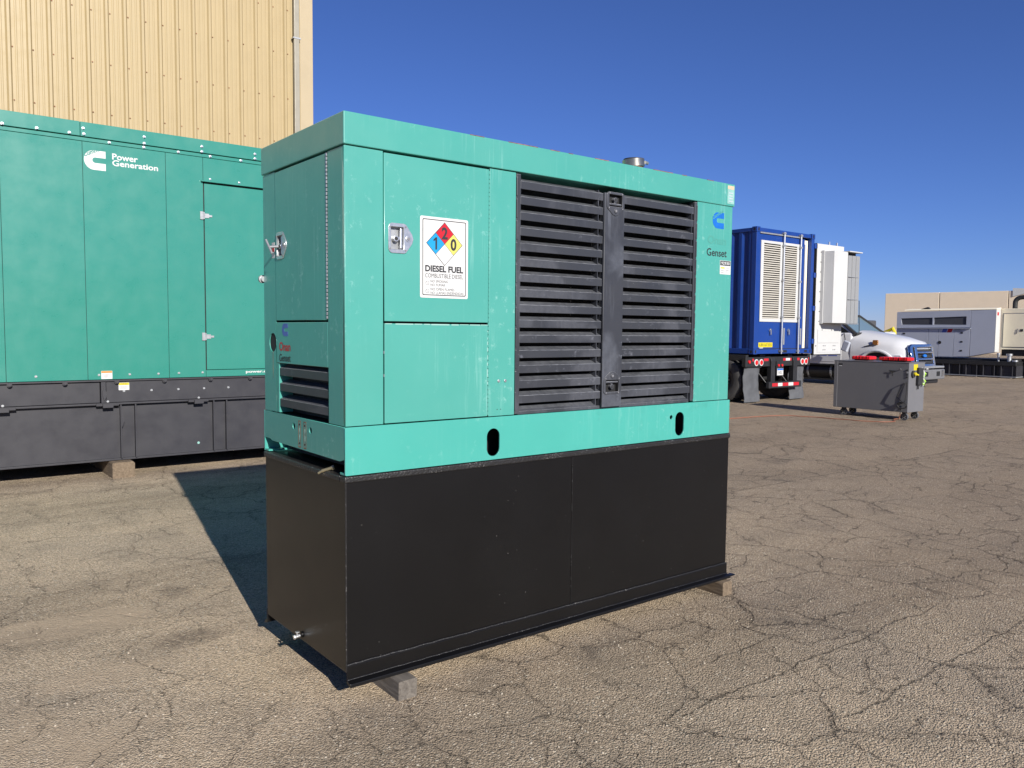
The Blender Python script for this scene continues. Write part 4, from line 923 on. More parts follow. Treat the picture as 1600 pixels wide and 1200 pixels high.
    for x, z in ((16.72, 1.69), (17.15, 1.69), (16.8, 1.30), (16.88, 1.30), (16.8, 1.20), (16.88, 1.20), (17.25, 1.30), (17.33, 1.30), (17.25, 1.20), (17.33, 1.20), (16.47, 1.30)): instance('screw', bs, wd, (x, Y0 - 0.033 if z > 1.4 else Y0 - 0.029, z))
    for k in range(8): instance('screw', bs, wd, (16.58, Y0 - 0.021, 1.9 + k * 0.24))
    sc = MB().loft([[(16.60, Y0 - 0.021, z), (16.66, Y0 - 0.33, z), (17.22, Y0 - 0.36, z), (17.55, Y0 - 0.021, z)] for z in (1.86, 3.60)]).build('air_scoop', 'white_p', wd, bevel=0.004)
    bx('scoop_flange', 'white_p', sc, 16.60, 16.618, Y0 - 0.10, Y0 - 0.021, 1.84, 3.62, 0.002)
    for k in range(3):
        a = 17.245 + k * 0.165; ya = Y0 - 0.362 - k * 0.01
        MB().loft([[(a, ya, z), (a + 0.155, ya - 0.008, z), (a + 0.155, ya + 0.09, z), (a, ya + 0.09, z)] for z in (1.86, 3.52)]).build('filter_panel', 'filter', wd, bevel=0.006)
    for k in range(2): MB().box(17.25, 17.73, Y0 - 0.396, Y0 - 0.34, 2.44 + k * 0.55, 2.452 + k * 0.55).build('filter_strap', 'steel', wd)
    MB().box(17.2, 17.80, Y0 - 0.42, Y0 - 0.04, 3.60, 3.625).build('scoop_lid', 'white_p', wd, bevel=0.003)
    MB().loft([[(17.30, Y0 - 0.26, z), (17.72, Y0 - 0.28, z), (17.72, Y0 - 0.05, z), (17.56, Y0 - 0.05, z)] for z in (1.87, 3.595)]).build('scoop_body', 'inside', wd)
    MB().box(17.2, 17.75, Y0 - 0.40, Y0 - 0.05, 1.835, 1.858).build('scoop_floor', 'steel', wd, bevel=0.003)
    for x in (17.0, 17.35): MB().cyl((x, Y0 + 0.02, 3.78), (x, Y0 + 0.02, 3.86), 0.02, 8).build('rod_tip', 'zinc', wd)
container()

# ================================================================== WHITE TRUCK
def truck():
    X, Xc, X2 = 22.0, 22.95, 23.9
    t = thing('truck', 'white medium duty truck with chrome grille parked beyond the open container door', 'truck', (22.95, 11, 0))
    # hood and fenders: lofted half sections mirrored about the centre line
    def sec(y, hw, zb, zs, zt, crown):
        h = [(hw, zb), (hw + 0.02, (zb + zs) / 2), (hw, zs), (hw - 0.10, zs + (zt - zs) * 0.55), (hw * 0.62, zt), (hw * 0.3, zt + crown), ]
        return [(Xc - a, y, b) for a, b in h] + [(Xc + a, y, b) for a, b in h[::-1]]
    S = [sec(8.47, 0.74, 0.72, 1.10, 1.30, 0.02), sec(8.55, 0.83, 0.70, 1.14, 1.37, 0.03), sec(8.9, 0.90, 0.70, 1.20, 1.46, 0.05), sec(9.4, 0.93, 0.72, 1.28, 1.55, 0.05), sec(9.85, 0.94, 0.72, 1.36, 1.62, 0.05), sec(10.12, 0.94, 0.66, 1.42, 1.66, 0.05)]
    MB().loft(S).build('hood', 'truck', t, smooth=True)
    # wheel arch lip, dark well and wheel
    for x, s in ((X, -1), (X2, 1)):
        mb = MB(); pts = []
        for k in range(17):
            a = R(180 * k / 16); pts.append((x + s * 0.03, 9.28 + 0.60 * math.cos(a), 0.52 + 0.58 * math.sin(a)))
        mb.tube(pts, 0.05, 8).build('wheel_arch', 'truck', t, smooth=True)
        MB().cyl((x + s * 0.022, 9.28, 0.54), (x - s * 0.2, 9.28, 0.54), 0.57, 28).build('wheel_well', 'inside', t)
        wheel(t, 'wheel', (x + s * -0.10 + s * 0.02, 9.28, 0.46), 0.46, 0.27, -s, 'steel')
    # vents, side marker and lamp on the flank
    sheet('side_marker', 'lens_brown', t, [rect(-9.42, -9.26, 1.27, 1.42, 0.03)], FX(X + 0.02), -0.02, 0.03, 0.004)
    MB().loft([[(X - 0.002, 9.70 - k * 0.11, 1.20 + k * 0.022), (X - 0.02, 9.70 - k * 0.11, 1.215 + k * 0.022), (X - 0.002, 9.70 - k * 0.11, 1.225 + k * 0.03)] for k in range(4)]).build('flank_vent', 'mtu_dark', t)
    for z0, z1, a, b, m in ((0.86, 0.97, 8.98, 9.22, 'lens_amber'), (0.86, 0.98, 8.56, 8.96, 'lens_clear')):
        sheet('headlight', m, t, [rect(-b, -a, z0, z1, 0.03)], FX(X + 0.10), -0.02, 0.085, 0.006)
    # chrome grille
    F = FY(8.47)
    F = Matrix.Translation((0, 8.45, 1.28)) @ Matrix.Rotation(R(-11), 4, 'X') @ Matrix.Translation((0, -8.47, -1.28)) @ F
    gr = sheet('grille', 'chrome', t, [[(22.14, 0.62), (23.58, 0.62), (23.62, 1.20), (23.50, 1.30), (22.30, 1.30), (22.16, 1.22)], rect(22.57, 23.50, 1.08, 1.20, 0.02), rect(22.57, 23.50, 0.88, 1.02, 0.02), rect(22.57, 23.48, 0.70, 0.82, 0.02), slot(22.31, 22.44, 0.74, 1.21)], F, -0.02, 0.07, 0.012)
    MB().loft([[(22.2, 8.36, 0.64), (23.6, 8.36, 0.64), (23.6, 8.38, 0.64), (22.2, 8.38, 0.64)], [(22.2, 8.462, 1.22), (23.6, 8.462, 1.22), (23.6, 8.475, 1.22), (22.2, 8.475, 1.22)]]).build('grille_back', 'inside', gr)
    MB().loft([[(22.16, 8.37, 0.62), (23.6, 8.37, 0.62), (23.6, 8.6, 0.62), (22.16, 8.6, 0.62)], [(22.3, 8.47, 1.285), (23.5, 8.47, 1.285), (23.5, 8.6, 1.285), (22.3, 8.6, 1.285)]]).build('grille_surround', 'truck', t, bevel=0.02)
    for z in (1.11, 1.15, 0.92, 0.97, 0.74, 0.78): bx('grille_bar', 'mtu_dark', gr, 22.57, 23.5, 8.325 + (z - 0.6) * 0.19, 8.345 + (z - 0.6) * 0.19, z, z + 0.012, 0)
    sheet('badge', 'logo_blue', gr, [circ(23.03, 0.95, 0.045, 20, 0.11)], F, 0.03, 0.06)
    bx('bumper_shelf', 'steel', t, 22.30, 23.80, 8.10, 8.40, 0.60, 0.66, 0.015)
    bp = bx('bumper', 'cart', t, 22.05, 23.85, 8.10, 8.30, 0.26, 0.56, 0.03)
    for x in (22.55, 23.30): sheet('tow_opening', 'inside', bp, [rect(x, x + 0.22, 0.36, 0.50, 0.02)], FY(8.10), -0.01, 0.004)
    for x in (22.44, 23.62): bx('bumper_guard', 'chrome', bp, x, x + 0.05, 8.06, 8.099, 0.36, 0.54, 0.01)
    bx('air_dam', 'chassis', t, 22.25, 23.65, 8.20, 8.34, 0.14, 0.258, 0.03)
    # cab
    def csec(y, hw, z0, z1): return [(Xc - hw, y, z0), (Xc - hw, y, z1), (Xc + hw, y, z1), (Xc + hw, y, z0)]
    MB().loft([csec(10.10, 0.945, 0.60, 1.63), csec(11.2, 0.95, 0.60, 1.60), csec(13.0, 0.95, 0.60, 1.60)]).build('cab_body', 'truck', t, bevel=0.05, seg=3, smooth=True)
    def gs(z, yf, hw, yr): return [(Xc - hw, yf, z), (Xc + hw, yf, z), (Xc + hw, yr, z), (Xc - hw, yr, z)]
    MB().loft([gs(1.58, 10.02, 0.92, 12.98), gs(1.90, 10.45, 0.86, 12.97), gs(2.18, 10.86, 0.79, 12.9), gs(2.24, 11.05, 0.72, 12.8)]).build('cab_roof', 'truck', t, bevel=0.03, seg=3, smooth=True)
    def lerp(a, b, k): return a + (b - a) * k
    def gpt(u, k):      # point on the windscreen plane (u across -1..1, k up 0..1)
        yf = lerp(10.02, 10.86, k); hw = lerp(0.92, 0.79, k); return Vector((Xc + u * hw, yf - 0.012 - 0.03 * (1 - u * u), lerp(1.585, 2.18, k) + 0.006))
    mb = MB(); rows = []
    for k in range(5): rows.append([mb.bm.verts.new(gpt(-0.93 + 1.86 * i / 10, 0.05 + 0.87 * k / 4)) for i in range(11)])
    for a, b in zip(rows, rows[1:]):
        for i in range(10): mb.bm.faces.new((a[i], a[i + 1], b[i + 1], b[i]))
    mb.build('windscreen', 'ws', t, smooth=True)
    mb = MB()
    for a, b in (((-0.965, 0.0), (-0.965, 0.97)), ((0.965, 0.0), (0.965, 0.97)), ((-0.965, 0.97), (0.965, 0.97)), ((-0.965, 0.01), (0.965, 0.01))):
        mb.tube([gpt(lerp(a[0], b[0], q / 8), lerp(a[1], b[1], q / 8)) for q in range(9)], 0.055, 6)
    mb.build('windscreen_seal', 'gasket', t, smooth=True)
    for a, b in ((-0.6, 0.0), (0.15, 0.75)): MB().tube([gpt(a, 0.03) + Vector((0, -0.02, 0.01)), gpt((a + b) / 2, 0.05) + Vector((0, -0.02, 0.01)), gpt(b, 0.09) + Vector((0, -0.02, 0.01))], 0.012, 6).build('wiper', 'gasket', t)
    def wpt(y, z): return (Xc - lerp(0.92, 0.79, (z - 1.58) / 0.6) - 0.010, y, z)
    for pts in ([(10.20, 1.645), (11.35, 1.63), (11.35, 2.12), (10.92, 2.12)], [(11.50, 1.66), (12.5, 1.66), (12.5, 2.12), (11.50, 2.12)]):
        q = [wpt(*p) for p in pts]; MB().loft([q, [(a + 0.02, b, c_) for a, b, c_ in q]]).build('side_window', 'glass', t)
    sheet('door', 'truck', t, [rect(-11.40, -10.42, 0.72, 1.60, 0.04)], FX(X + 0.005), -0.02, 0.012, 0.006)
    sheet('door', 'truck', t, [rect(-12.50, -11.46, 0.72, 1.60, 0.04)], FX(X + 0.005), -0.02, 0.012, 0.006)
    bx('door_handle', 'gasket', t, X - 0.035, X - 0.008, 11.15, 11.33, 1.42, 1.46, 0.008)
    text('GENERATOR', FX(X - 0.007), -11.36, -10.44, 1.14, 1.235, 'ink', t, bold=0.03, w=0.002)
    text('SOURCE', FX(X - 0.007), -11.2, -10.62, 1.04, 1.11, 'ink', t, bold=0.03, w=0.002)
    for a, b in ((10.9, 11.2), (10.55, 10.85)): sheet('small_print', 'faded_blue', t, [rect(-b, -a, 0.90, 0.93)], FX(X - 0.007), 0.0, 0.002)
    gear = []
    for k in range(48):
        r = 0.30 if (k // 2) % 2 == 0 else 0.25; a = 2 * math.pi * k / 48; gear.append((-11.98 + r * math.cos(a), 1.02 + r * math.sin(a)))
    e = sheet('gear_emblem', 'ink', t, [gear, circ(-11.98, 1.02, 0.19)], FX(X - 0.007), 0.0, 0.002)
    sheet('emblem_bolt', 'byellow', e, [[(-11.82, 1.20), (-11.93, 1.04), (-11.87, 1.04), (-12.10, 0.84), (-11.99, 1.0), (-12.05, 1.0)]], FX(X - 0.007), 0.002, 0.004)
    # mirror with arm
    MB().tube([(X, 10.35, 1.62), (X - 0.16, 10.22, 1.45), (X - 0.22, 10.18, 1.30)], 0.014, 6).build('mirror_arm', 'gasket', t)
    MB().box(-0.05, 0.05, -0.10, 0.10, -0.16, 0.16, Matrix.Translation((X - 0.24, 10.14, 1.22)) @ Matrix.Rotation(R(20), 4, 'X')).build('mirror', 'mtu', t, bevel=0.03, seg=3)
    # roof marker lamps, antenna
    for x in (22.35, 22.72, 22.95, 23.18, 23.55):
        MB().loft([[(x - 0.05, 11.02, 2.235), (x + 0.05, 11.02, 2.235), (x + 0.05, 11.14, 2.24), (x - 0.05, 11.14, 2.24)], [(x - 0.035, 11.05, 2.29), (x + 0.035, 11.05, 2.29), (x + 0.035, 11.11, 2.29), (x - 0.035, 11.11, 2.29)]]).build('marker_light', 'lens_amber', t, bevel=0.01)
    MB().cyl((X + 0.22, 9.98, 1.62), (X + 0.22, 10.02, 2.62), 0.011, 6).build('antenna', 'gasket', t)
    # under the cab: running board, fuel tank with straps; frame and flat bed behind
    MB().cyl((X + 0.34, 10.55, 0.42), (X + 0.34, 12.6, 0.42), 0.27, 22).build('fuel_tank', 'chassis', t, smooth=True)
    for y in (10.8, 11.6, 12.3): MB().lathe((X + 0.34, y, 0.42), (0, 1, 0), [(0.272, -0.03), (0.282, -0.03), (0.282, 0.03), (0.272, 0.03)], 22).build('tank_strap', 'steel', t)
    bx('running_board', 'chassis', t, X + 0.0, X + 0.3, 10.15, 12.8, 0.60, 0.66, 0.01)
    bx('side_skirt', 'chassis', t, X + 0.05, X + 0.09, 10.5, 12.7, 0.13, 0.18, 0.004)
    for x in (22.5, 23.25): bx('frame_rail', 'chassis', t, x, x + 0.12, 8.5, 18.0, 0.55, 0.78, 0.005)
    bx('flat_bed', 'white_p', t, X - 0.05, X2 + 0.15, 13.25, 18.2, 0.95, 1.12, 0.01)
    for s, x in ((-1, X + 0.18), (1, X2 - 0.08)): wheel(t, 'wheel', (x, 16.3, 0.46), 0.46, 0.27, -s, 'steel')
truck()

# ================================================================== GREY CABINET CART
def cart():
    X0, X1, Y0, Y1, Z0, Z1 = 13.36, 13.97, 4.12, 5.60, 0.155, 1.068
    c = thing('equipment_cart', 'grey steel equipment cabinet on four casters standing in the open yard', 'cart', (13.66, 4.86, 0))
    bx('cabinet', 'cart', c, X0, X1, Y0, Y1, Z0, Z1, 0.006)
    bx('rear_edge', 'cart', c, X0 - 0.006, X0 + 0.02, Y1 - 0.075, Y1 - 0.004, Z0 + 0.004, Z1 - 0.004, 0.003)
    bx('top_lid', 'cart', c, X0 - 0.006, X1 + 0.006, Y0 - 0.006, Y1 + 0.006, Z1 + 0.001, Z1 + 0.013, 0.004)
    for x, y in ((13.42, 4.20), (13.88, 4.23), (13.42, 5.40), (13.86, 5.46)):
        w = link(bpy.data.objects.new('caster', None)); w.parent = c; w.location = Vector((x, y, 0.075)) - WL[c.name]; WL[w.name] = Vector((x, y, 0.075))
        MB().lathe((x, y, 0.072), (1, 0, 0), [(0.05, -0.022), (0.068, -0.024), (0.072, 0.0), (0.068, 0.024), (0.05, 0.022)], 22).build('tyre', 'flap', w, smooth=True)
        MB().cyl((x - 0.018, y, 0.072), (x + 0.018, y, 0.072), 0.05, 18).build('hub', 'gasket', w)
        for k in range(5):
            a = 2 * math.pi * k / 5; MB().box(-0.0215, 0.0215, -0.006, 0.006, 0.008, 0.044, Matrix.Translation((x, y, 0.072)) @ Matrix.Rotation(a, 4, 'X')).build('spoke', 'steel', w)
        MB().prism([(-0.035, 0.154), (0.035, 0.154), (0.012, 0.062), (-0.012, 0.062)], (x - 0.034, x - 0.028), Matrix.Translation((0, y, 0)) @ AX).prism([(-0.035, 0.154), (0.035, 0.154), (0.012, 0.062), (-0.012, 0.062)], (x + 0.028, x + 0.034), Matrix.Translation((0, y, 0)) @ AX).build('fork', 'gasket', w)
    F = FX(X0)
    sheet('maker_plate', 'ink', c, [rect(-5.505, -5.425, 0.985, 1.02)], F, 0.0, 0.003)
    sheet('maker_plate', 'white', c, [rect(-5.50, -5.44, 0.968, 0.982)], F, 0.0, 0.003)
    MB().cyl((X0, 4.42, 0.915), (X0 - 0.014, 4.42, 0.915), 0.008, 8).box(X0 - 0.022, X0 - 0.014, 4.36, 4.49, 0.905, 0.925).box(X0 - 0.021, X0 - 0.014, 4.412, 4.428, 0.82, 0.905).build('lid_latch', 'gasket', c, bevel=0.002)
    MB().cyl((X0, 4.27, 0.95), (X0 - 0.025, 4.27, 0.96), 0.009, 8).build('eye_bolt', 'zinc', c)
    for z in (0.93, 0.885, 0.80, 0.845): bx('socket', 'gasket' if z != 0.885 else 'zinc', c, X0 - 0.012, X0 + 0.001, 4.135, 4.165, z, z + 0.025, 0.003)
    # end face fittings
    F = FY(Y0)
    sheet('warning_label', 'byellow', c, [rect(13.53, 13.69, 0.935, 1.045)], F, 0.0, 0.003)
    sw = MB().cyl((13.50, Y0, 0.865), (13.50, Y0 - 0.03, 0.865), 0.065, 20).build('switch_plate', 'gasket', c, smooth=True)
    MB().cyl((13.51, Y0 - 0.03, 0.87), (13.51, Y0 - 0.06, 0.87), 0.03, 14).cyl((13.51, Y0 - 0.05, 0.87), (13.58, Y0 - 0.07, 0.85), 0.016, 8).build('switch_knob', 'byellow', sw, smooth=True)
    MB().box(-0.085, 0.085, -0.05, 0.0, -0.16, 0.16, Matrix.Translation((13.72, Y0 - 0.006, 0.82)) @ Matrix.Rotation(R(4), 4, 'Y')).box(-0.05, -0.02, -0.03, -0.01, -0.24, -0.16, Matrix.Translation((13.72, Y0 - 0.006, 0.82))).build('control_box', 'gasket', c, bevel=0.008)
    for z in (0.86, 0.72): MB().tube([(13.83, Y0 - 0.02, z + 0.06), (13.87, Y0 - 0.06, z), (13.85, Y0 - 0.05, z - 0.06), (13.82, Y0 - 0.02, z - 0.03)], 0.022, 8).build('strap_end', 'hi_green', c, smooth=True)
    MB().tube([(13.80, Y0 - 0.02, 0.98), (13.84, Y0 - 0.05, 0.90), (13.83, Y0 - 0.05, 0.78), (13.85, Y0 - 0.05, 0.70), (13.83, Y0 - 0.04, 0.64)], 0.012, 6).build('white_cord', 'white', c, smooth=True)
    # coil of black cable hung on the long face
    pts = [(X0 - 0.015, 4.14, 0.725), (X0 - 0.05, 4.17, 0.70), (X0 - 0.05, 4.22, 0.62), (X0 - 0.055, 4.30, 0.44), (X0 - 0.05, 4.24, 0.38), (X0 - 0.05, 4.18, 0.34)]
    for k in range(40):
        a = k * 0.5; pts.append((X0 - 0.05 - 0.025 * math.sin(a * 0.7), 4.20 + 0.085 * math.cos(a) * (1 + 0.2 * math.sin(a * 0.3)), 0.29 + 0.06 * math.sin(a)))
    pts += [(X0 - 0.03, 4.16, 0.36), (X0 - 0.03, 4.14, 0.5), (X0 - 0.015, 4.14, 0.72)]
    MB().tube(pts, 0.0095, 6).build('power_cord', 'gasket', c, smooth=True)
    MB().cyl((X0 - 0.04, 4.23, 0.23), (X0 - 0.04, 4.235, 0.12), 0.008, 6).build('cord_end', 'gasket', c)
    return Z1 + 0.013
ZT = cart()
def bar(name, label, y0, y1, x0, x1):
    h = ZT; t = thing(name, label, 'light bar', ((x0 + x1) / 2, (y0 + y1) / 2, h), 'red light bars on the grey cabinet')
    bx('base', 'gasket', t, x0 + 0.03, x1 - 0.03, y0 + 0.05, y1 - 0.05, h, h + 0.022, 0.004)
    n = 3
    for k in range(n):
        a = y0 + (y1 - y0) * k / n; b = y0 + (y1 - y0) * (k + 1) / n
        l = bx('lens', 'lens_red', t, x0, x1, a + 0.004, b - 0.004, h + 0.022, h + 0.085, 0.015)
    for k in range(5): bx('lens_rib', 'lens_red', t, x0 - 0.004, x1 + 0.004, y0 + 0.05 + (y1 - y0) * k / 5.6, y0 + 0.062 + (y1 - y0) * k / 5.6, h + 0.03, h + 0.088, 0.003)
bar('warning_light_bar', 'red light bar lying nearer the yellow label on the grey cabinet top', 4.22, 4.78, 13.50, 13.76)
bar('warning_light_bar', 'red light bar lying on the container side of the grey cabinet top', 4.98, 5.36, 13.55, 13.82)

pts = []
ctl = [(4.2, 6.9), (7.5, 6.55), (10.83, 6.18), (11.53, 6.11), (12.21, 5.94), (12.47, 5.36), (12.57, 4.65), (12.77, 4.27), (13.05, 4.20), (13.30, 4.34), (13.40, 4.28)]
for i in range(len(ctl) - 1):
    p0, p1, p2, p3 = (Vector((*ctl[max(0, min(len(ctl) - 1, j))], 0)) for j in (i - 1, i, i + 1, i + 2))
    for k in range(8):
        q = k / 8; p = 0.5 * ((2 * p1) + (p2 - p0) * q + (2 * p0 - 5 * p1 + 4 * p2 - p3) * q * q + (3 * p1 - p0 - 3 * p2 + p3) * q ** 3)
        pts.append((p.x + 0.02 * math.sin(i * 8 + k), p.y, 0.011 if i < 8 else 0.011 + 0.01 * (i - 8)))
pts += [(13.40, 4.28, 0.06), (13.36, 4.25, 0.14)]
o = MB().tube(pts, 0.0075, 6).build('extension_cord', 'cable_o', origin=(11, 6, 0), smooth=True)
meta(o, 'thin orange extension cord running over the asphalt to the grey cabinet', 'cord')

# ================================================================== FAR RIGHT: GREY AND CREAM GENERATORS
def grey_gen():
    X = 31.5; ya, yb = 9.72, 13.47
    g = thing('generator', 'mid grey generator with dark upper grilles on a ribbed black base', 'generator', (32.2, 11.6, 0.05))
    prof = [(-yb, 0.70), (-10.75, 0.735), (-10.55, 0.76), (-ya, 0.955), (-ya, 2.545), (-yb, 2.50)]
    # body in front panels with shadow joints
    MB().prism([(yb, 0.70), (10.75, 0.735), (ya, 0.955), (ya, 2.56), (yb, 2.51)], (X + 0.03, 31.86), AX).build('shell', 'mtu', g, bevel=0.004)
    F = FX(X + 0.03)
    def zt(y): return 2.50 + (yb - y) * 0.0122
    def zb(y): return 0.705 + (yb - y) * 0.011 if y > 10.7 else 0.74 + (10.7 - y) * 0.22
    ys = [yb, 12.18, 11.78, 11.2, 10.60]
    for a, b in zip(ys, ys[1:]):
        sheet('door', 'mtu', g, [[(-a + 0.006, zb(a) + 0.01), (-b - 0.006, zb(b) + 0.01), (-b - 0.006, 1.83), (-a + 0.006, 1.83)]], F, 0.0, 0.028, 0.004)
    sheet('end_panel', 'mtu', g, [[(-10.588, zb(10.58) + 0.01), (-ya, zb(ya)), (-ya, zt(ya)), (-10.588, zt(10.6))]], F, 0.0, 0.028, 0.004)
    sheet('upper_panel', 'mtu', g, [[(-yb, 1.865), (-10.60, 1.90), (-10.60, zt(10.6)), (-yb, zt(yb))], [(-13.25, 1.985), (-12.04, 1.985), (-12.04, 2.27), (-13.30, 2.25)], [(-11.98, 1.985), (-10.76, 1.985), (-10.76, 2.31), (-11.98, 2.275)]], F, 0.0, 0.028, 0.003)
    sheet('grille', 'mtu_dark', g, [[(-13.28, 1.99), (-12.03, 1.99), (-12.03, 2.28), (-13.30, 2.26)]], F, -0.01, 0.004)
    sheet('grille', 'mtu_dark', g, [[(-11.99, 1.99), (-10.75, 1.99), (-10.75, 2.32), (-11.99, 2.285)]], F, -0.01, 0.004)
    bx('ledge', 'mtu', g, X - 0.06, X + 0.03, 10.58, yb, 1.84, 1.862, 0.004)
    MB().prism([(X - 0.005, 2.565), (X + 0.03, 2.60), (31.9, 2.64), (31.9, 2.565)], (ya - 0.02, yb - 0.3), AY).build('roof_trim', 'cream', g)
    bx('end_face', 'white_p', g, X + 0.001, 31.88, ya - 0.02, ya - 0.002, 0.955, 2.55, 0.004)
    sheet('emblem', 'faded_blue', g, [[(-11.66, 1.69), (-11.49, 1.69), (-11.44, 1.83), (-11.61, 1.83)]], FX(X + 0.002), 0.0, 0.004)
    sheet('emblem', 'dred', g, [[(-11.46, 1.69), (-11.29, 1.69), (-11.24, 1.83), (-11.41, 1.83)]], FX(X + 0.002), 0.0, 0.004)
    for k in range(2): sheet('print_line', 'mtu_dark', g, [rect(-11.18, -10.88 - k * 0.08, 1.74 + k * 0.05, 1.755 + k * 0.05)], FX(X + 0.002), 0.0, 0.004)
    sheet('corner_emblem', 'dred', g, [rect(31.58, 31.72, 2.34, 2.46)], FY(ya - 0.02), 0.0, 0.003)
    for z in (1.676, 1.329, 0.982): bx('door_catch', 'gasket', g, X - 0.008, X + 0.002, 10.86, 10.95, z - 0.03, z + 0.03, 0.006)
    MB().cyl((X + 0.002, 11.72, 1.29), (X - 0.01, 11.72, 1.29), 0.065, 16).build('door_handle', 'gasket', g, bevel=0.004)
    bx('door_catch', 'gasket', g, X - 0.008, X + 0.002, 13.1, 13.2, 1.60, 1.66, 0.006)
    MB().prism([(12.2, 2.60), (12.6, 2.60), (12.3, 2.70)], (31.6, 31.75), AX).build('roof_flap', 'gasket', g)
    # black ribbed base
    bx('base_beam', 'chassis', g, X - 0.15, 33.2, 8.9, yb + 0.4, 0.46, 0.62, 0.01)
    bx('base_tank', 'chassis', g, X - 0.05, 33.2, 9.5, yb + 0.35, 0.07, 0.458, 0.005)
    bx('upper_frame', 'chassis', g, X + 0.05, 33.0, 8.95, yb, 0.622, 0.70, 0.008)
    for k in range(17):
        y = 9.0 + k * 0.31 + (0.08 if k % 2 else 0); bx('base_rib', 'grey_tank', g, X - 0.16, X - 0.04, y, y + 0.02, 0.07, 0.458, 0.002)
    for k in range(5): bx('base_panel', 'grey_tank', g, X - 0.08, X - 0.06, 9.75 + k * 0.72, 10.05 + k * 0.72, 0.09, 0.44, 0.003)
    bx('base_panel', 'grey_tank', g, X - 0.10, X - 0.06, 8.92, 9.48, 0.08, 0.45, 0.003)
    bx('base_end', 'grey_tank', g, X - 0.14, 33.1, 8.88, 8.898, 0.05, 0.46, 0.003)
    bx('base_foot', 'steel', g, X - 0.2, 33.2, 8.86, yb + 0.35, 0.03, 0.068, 0.004)
    for y in (9.0, 10.2, 11.5, 12.7): bx('bearer_timber', 'wood', g, X - 0.3, 33.4, y, y + 0.35, 0.0, 0.029, 0.004)
    for y, h in ((9.55, 0.86), (9.18, 0.84)):
        MB().cyl((X - 0.02, y, 0.62), (X - 0.02, y, h), 0.04 if y > 9.4 else 0.07, 12).build('filler_pipe', 'steel', g, smooth=True)
        MB().cyl((X - 0.02, y, h), (X - 0.02, y, h + 0.07), 0.06 if y > 9.4 else 0.11, 14).build('filler_cap', 'zinc', g, smooth=True)
    MB().cyl((X - 0.02, 8.98, 0.62), (X - 0.02, 8.98, 0.68), 0.10, 14).build('filler_cap', 'zinc', g, smooth=True)
grey_gen()

def cream_gen():
    X = 31.93; yb, ya = 9.69, 4.6
    g = thing('generator', 'cream generator with black roof pipes at the right edge of the yard', 'generator', (33, 7.2, 0.7))
    bx('enclosure', 'cream', g, X, 34.2, ya, yb, 1.06, 2.60, 0.01)
    d = bx('door', 'cream', g, X - 0.015, X + 0.005, 8.80, 9.60, 1.16, 2.40, 0.006)
    bx('door_gap', 'ink_grey', g, X - 0.004, X + 0.003, 8.77, 9.63, 1.13, 2.43, 0.001)
    bx('door_handle', 'gasket', d, X - 0.026, X - 0.016, 8.92, 9.02, 1.74, 1.83, 0.01)
    MB().tube([(X - 0.022, 9.10, 1.84), (X - 0.024, 9.11, 1.74), (X - 0.022, 9.13, 1.66)], 0.012, 6).build('padlock_chain', 'ink_grey', d)
    bx('door', 'cream', g, X - 0.015, X + 0.005, 7.4, 8.5, 1.16, 2.40, 0.006)
    bx('skid', 'chassis', g, X + 0.05, 34.1, ya, 8.80, 0.68, 1.055, 0.01)
    bx('underframe', 'chassis', g, X + 0.1, 34.1, 8.82, yb - 0.02, 0.82, 1.055, 0.01)
    bx('base', 'chassis', g, X + 0.0, 34.2, ya - 0.1, 8.7, 0.0, 0.675, 0.01)
    # exhaust pipe bending over the roof, stubs and silencer
    pts = [(32.7, 9.52, 2.60), (32.7, 9.52, 2.82)]
    for k in range(7):
        a = R(90 * k / 6); pts.append((32.7, 9.52 - 0.22 * (1 - math.cos(a)), 2.84 + 0.20 * math.sin(a)))
    pts += [(32.7, 8.9, 3.09), (32.7, 8.0, 3.13), (32.7, 7.0, 3.13)]
    MB().tube(pts, 0.085, 12).build('exhaust_pipe', 'gasket', g, smooth=True)
    MB().cyl((32.7, 9.12, 2.60), (32.7, 9.12, 2.98), 0.06, 12).build('pipe_stub', 'gasket', g, smooth=True)
    MB().cyl((32.7, 9.12, 2.90), (32.7, 9.12, 2.99), 0.08, 12).build('pipe_collar', 'zinc', g, smooth=True)
    MB().cyl((32.9, 8.62, 2.60), (32.9, 8.62, 2.84), 0.05, 10).build('pipe_stub', 'steel', g, smooth=True)
    for z in (2.70, 2.80, 2.90): bx('cooling_fin', 'gasket', g, 32.5, 33.0, 7.8, 8.85, z, z + 0.035, 0.004)
    bx('silencer', 'gasket', g, 32.45, 33.1, 6.4, 8.55, 2.603, 3.0, 0.05)
    bx('roof_bracket', 'gasket', g, 32.6, 32.66, 8.2, 9.0, 3.20, 3.225, 0.004)
cream_gen()

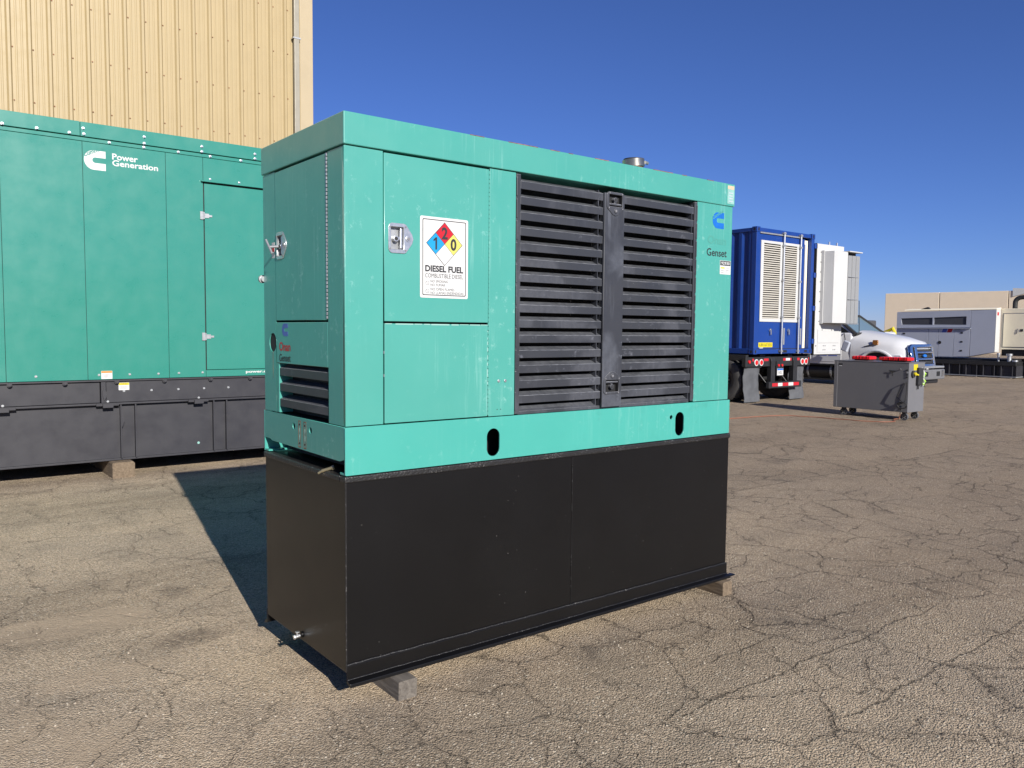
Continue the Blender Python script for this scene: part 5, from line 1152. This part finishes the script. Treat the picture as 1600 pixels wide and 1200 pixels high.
# ================================================================== FAR TAN WAREHOUSE
def warehouse():
    X = 70; b = thing('warehouse', 'low tan concrete warehouse far behind the grey and cream generators', 'building', (70, 33.9, 0))
    ys = [33.9, 29.4, 24.2, 22.0, 17.2, 12.4, 7.6, 2.8, -2.0, -6.8, -11.6]
    for a, c in zip(ys, ys[1:]): bx('wall_panel', 'concrete', b, X, X + 0.3, c + 0.03, a - 0.03, 0, 5.24, 0.02)
    bx('wall_core', 'concrete', b, X + 0.31, X + 0.5, ys[-1], ys[0] - 0.1, 0, 5.0, 0)
    bx('side_wall', 'concrete', b, X + 0.31, 100, 33.6, 33.88, 0, 5.2, 0.02)
    bx('roof', 'trim', b, X + 0.5, 100, ys[-1], 33.55, 4.8, 4.95, 0.02)
    MB().prism([(23.9, 4.75), (23.9, 5.45), (21.5, 5.28), (21.5, 5.20), (22.6, 5.10)], (X - 0.06, X + 0.6), AX).build('scupper_flashing', 'white_p', b)
    bx('roof_box', 'white_p', b, X + 0.3, X + 1.4, 20.6, 21.4, 5.2, 5.6, 0.03)
    sheet('rust_streak', 'rust', b, [[(-22.55, 5.1), (-22.25, 5.1), (-22.3, 2.2), (-22.5, 2.2)]], FX(X), 0.0, 0.004)
    for y in (18.3, 13.2): 
        bx('wall_lamp', 'steel', b, X - 0.25, X + 0.02, y - 0.3, y + 0.3, 5.28, 5.45, 0.02); bx('lamp_post', 'steel', b, X + 0.03, X + 0.15, y - 0.3, y + 0.3, 5.0, 5.42, 0.02)
    bx('rooftop_unit', 'trim', b, 74, 78, 7.8, 10.8, 4.95, 6.2, 0.05)
    b.rotation_euler.z = R(9)
warehouse()

# ------------------------------------------------------------------ small far equipment over the truck's bonnet
def far_bits():
    t = thing('boom_truck', 'white boom truck far behind the bonnet of the white truck', 'truck', (52, 27.5, 0))
    bx('body', 'white_p', t, 51, 53.4, 26.2, 31, 0.9, 1.6, 0.05); bx('cab', 'white_p', t, 51, 53.2, 24.3, 26.1, 0.7, 1.75, 0.15)
    bx('window', 'glass', t, 50.99, 51.01, 24.6, 25.8, 1.25, 1.62, 0.0)
    MB().cyl((52, 27.6, 1.6), (52, 27.6, 2.5), 0.18, 12).build('mast', 'white_p', t); MB().tube([(52, 27.6, 2.45), (52, 28.9, 2.62), (52, 30.6, 2.5)], 0.10, 8).build('boom', 'white_p', t)
    bx('bucket', 'steel', t, 51.6, 52.4, 26.9, 27.3, 1.9, 2.4, 0.05)
    for y in (24.9, 29.6): MB().cyl((50.95, y, 0.5), (51.3, y, 0.5), 0.5, 20).cyl((53.1, y, 0.5), (53.45, y, 0.5), 0.5, 20).build('wheel', 'rubber', t)
    f = thing('loader', 'small yellow loader far away beside the warehouse corner', 'loader', (56, 27.6, 0))
    bx('body', 'byellow', f, 55, 57, 26.6, 28.4, 0.6, 1.75, 0.1); bx('cab', 'mtu_dark', f, 55.3, 56.7, 27.6, 28.4, 1.76, 2.6, 0.08)
    MB().tube([(56, 26.8, 1.6), (56, 26.0, 2.0), (56, 25.6, 1.2)], 0.14, 8).build('arm', 'byellow', f); bx('bucket', 'steel', f, 54.9, 57.1, 25.0, 25.6, 0.5, 1.2, 0.05)
    for y in (26.9, 28.2): MB().cyl((54.85, y, 0.45), (55.2, y, 0.45), 0.45, 18).cyl((56.8, y, 0.45), (57.15, y, 0.45), 0.45, 18).build('wheel', 'rubber', f)
far_bits()
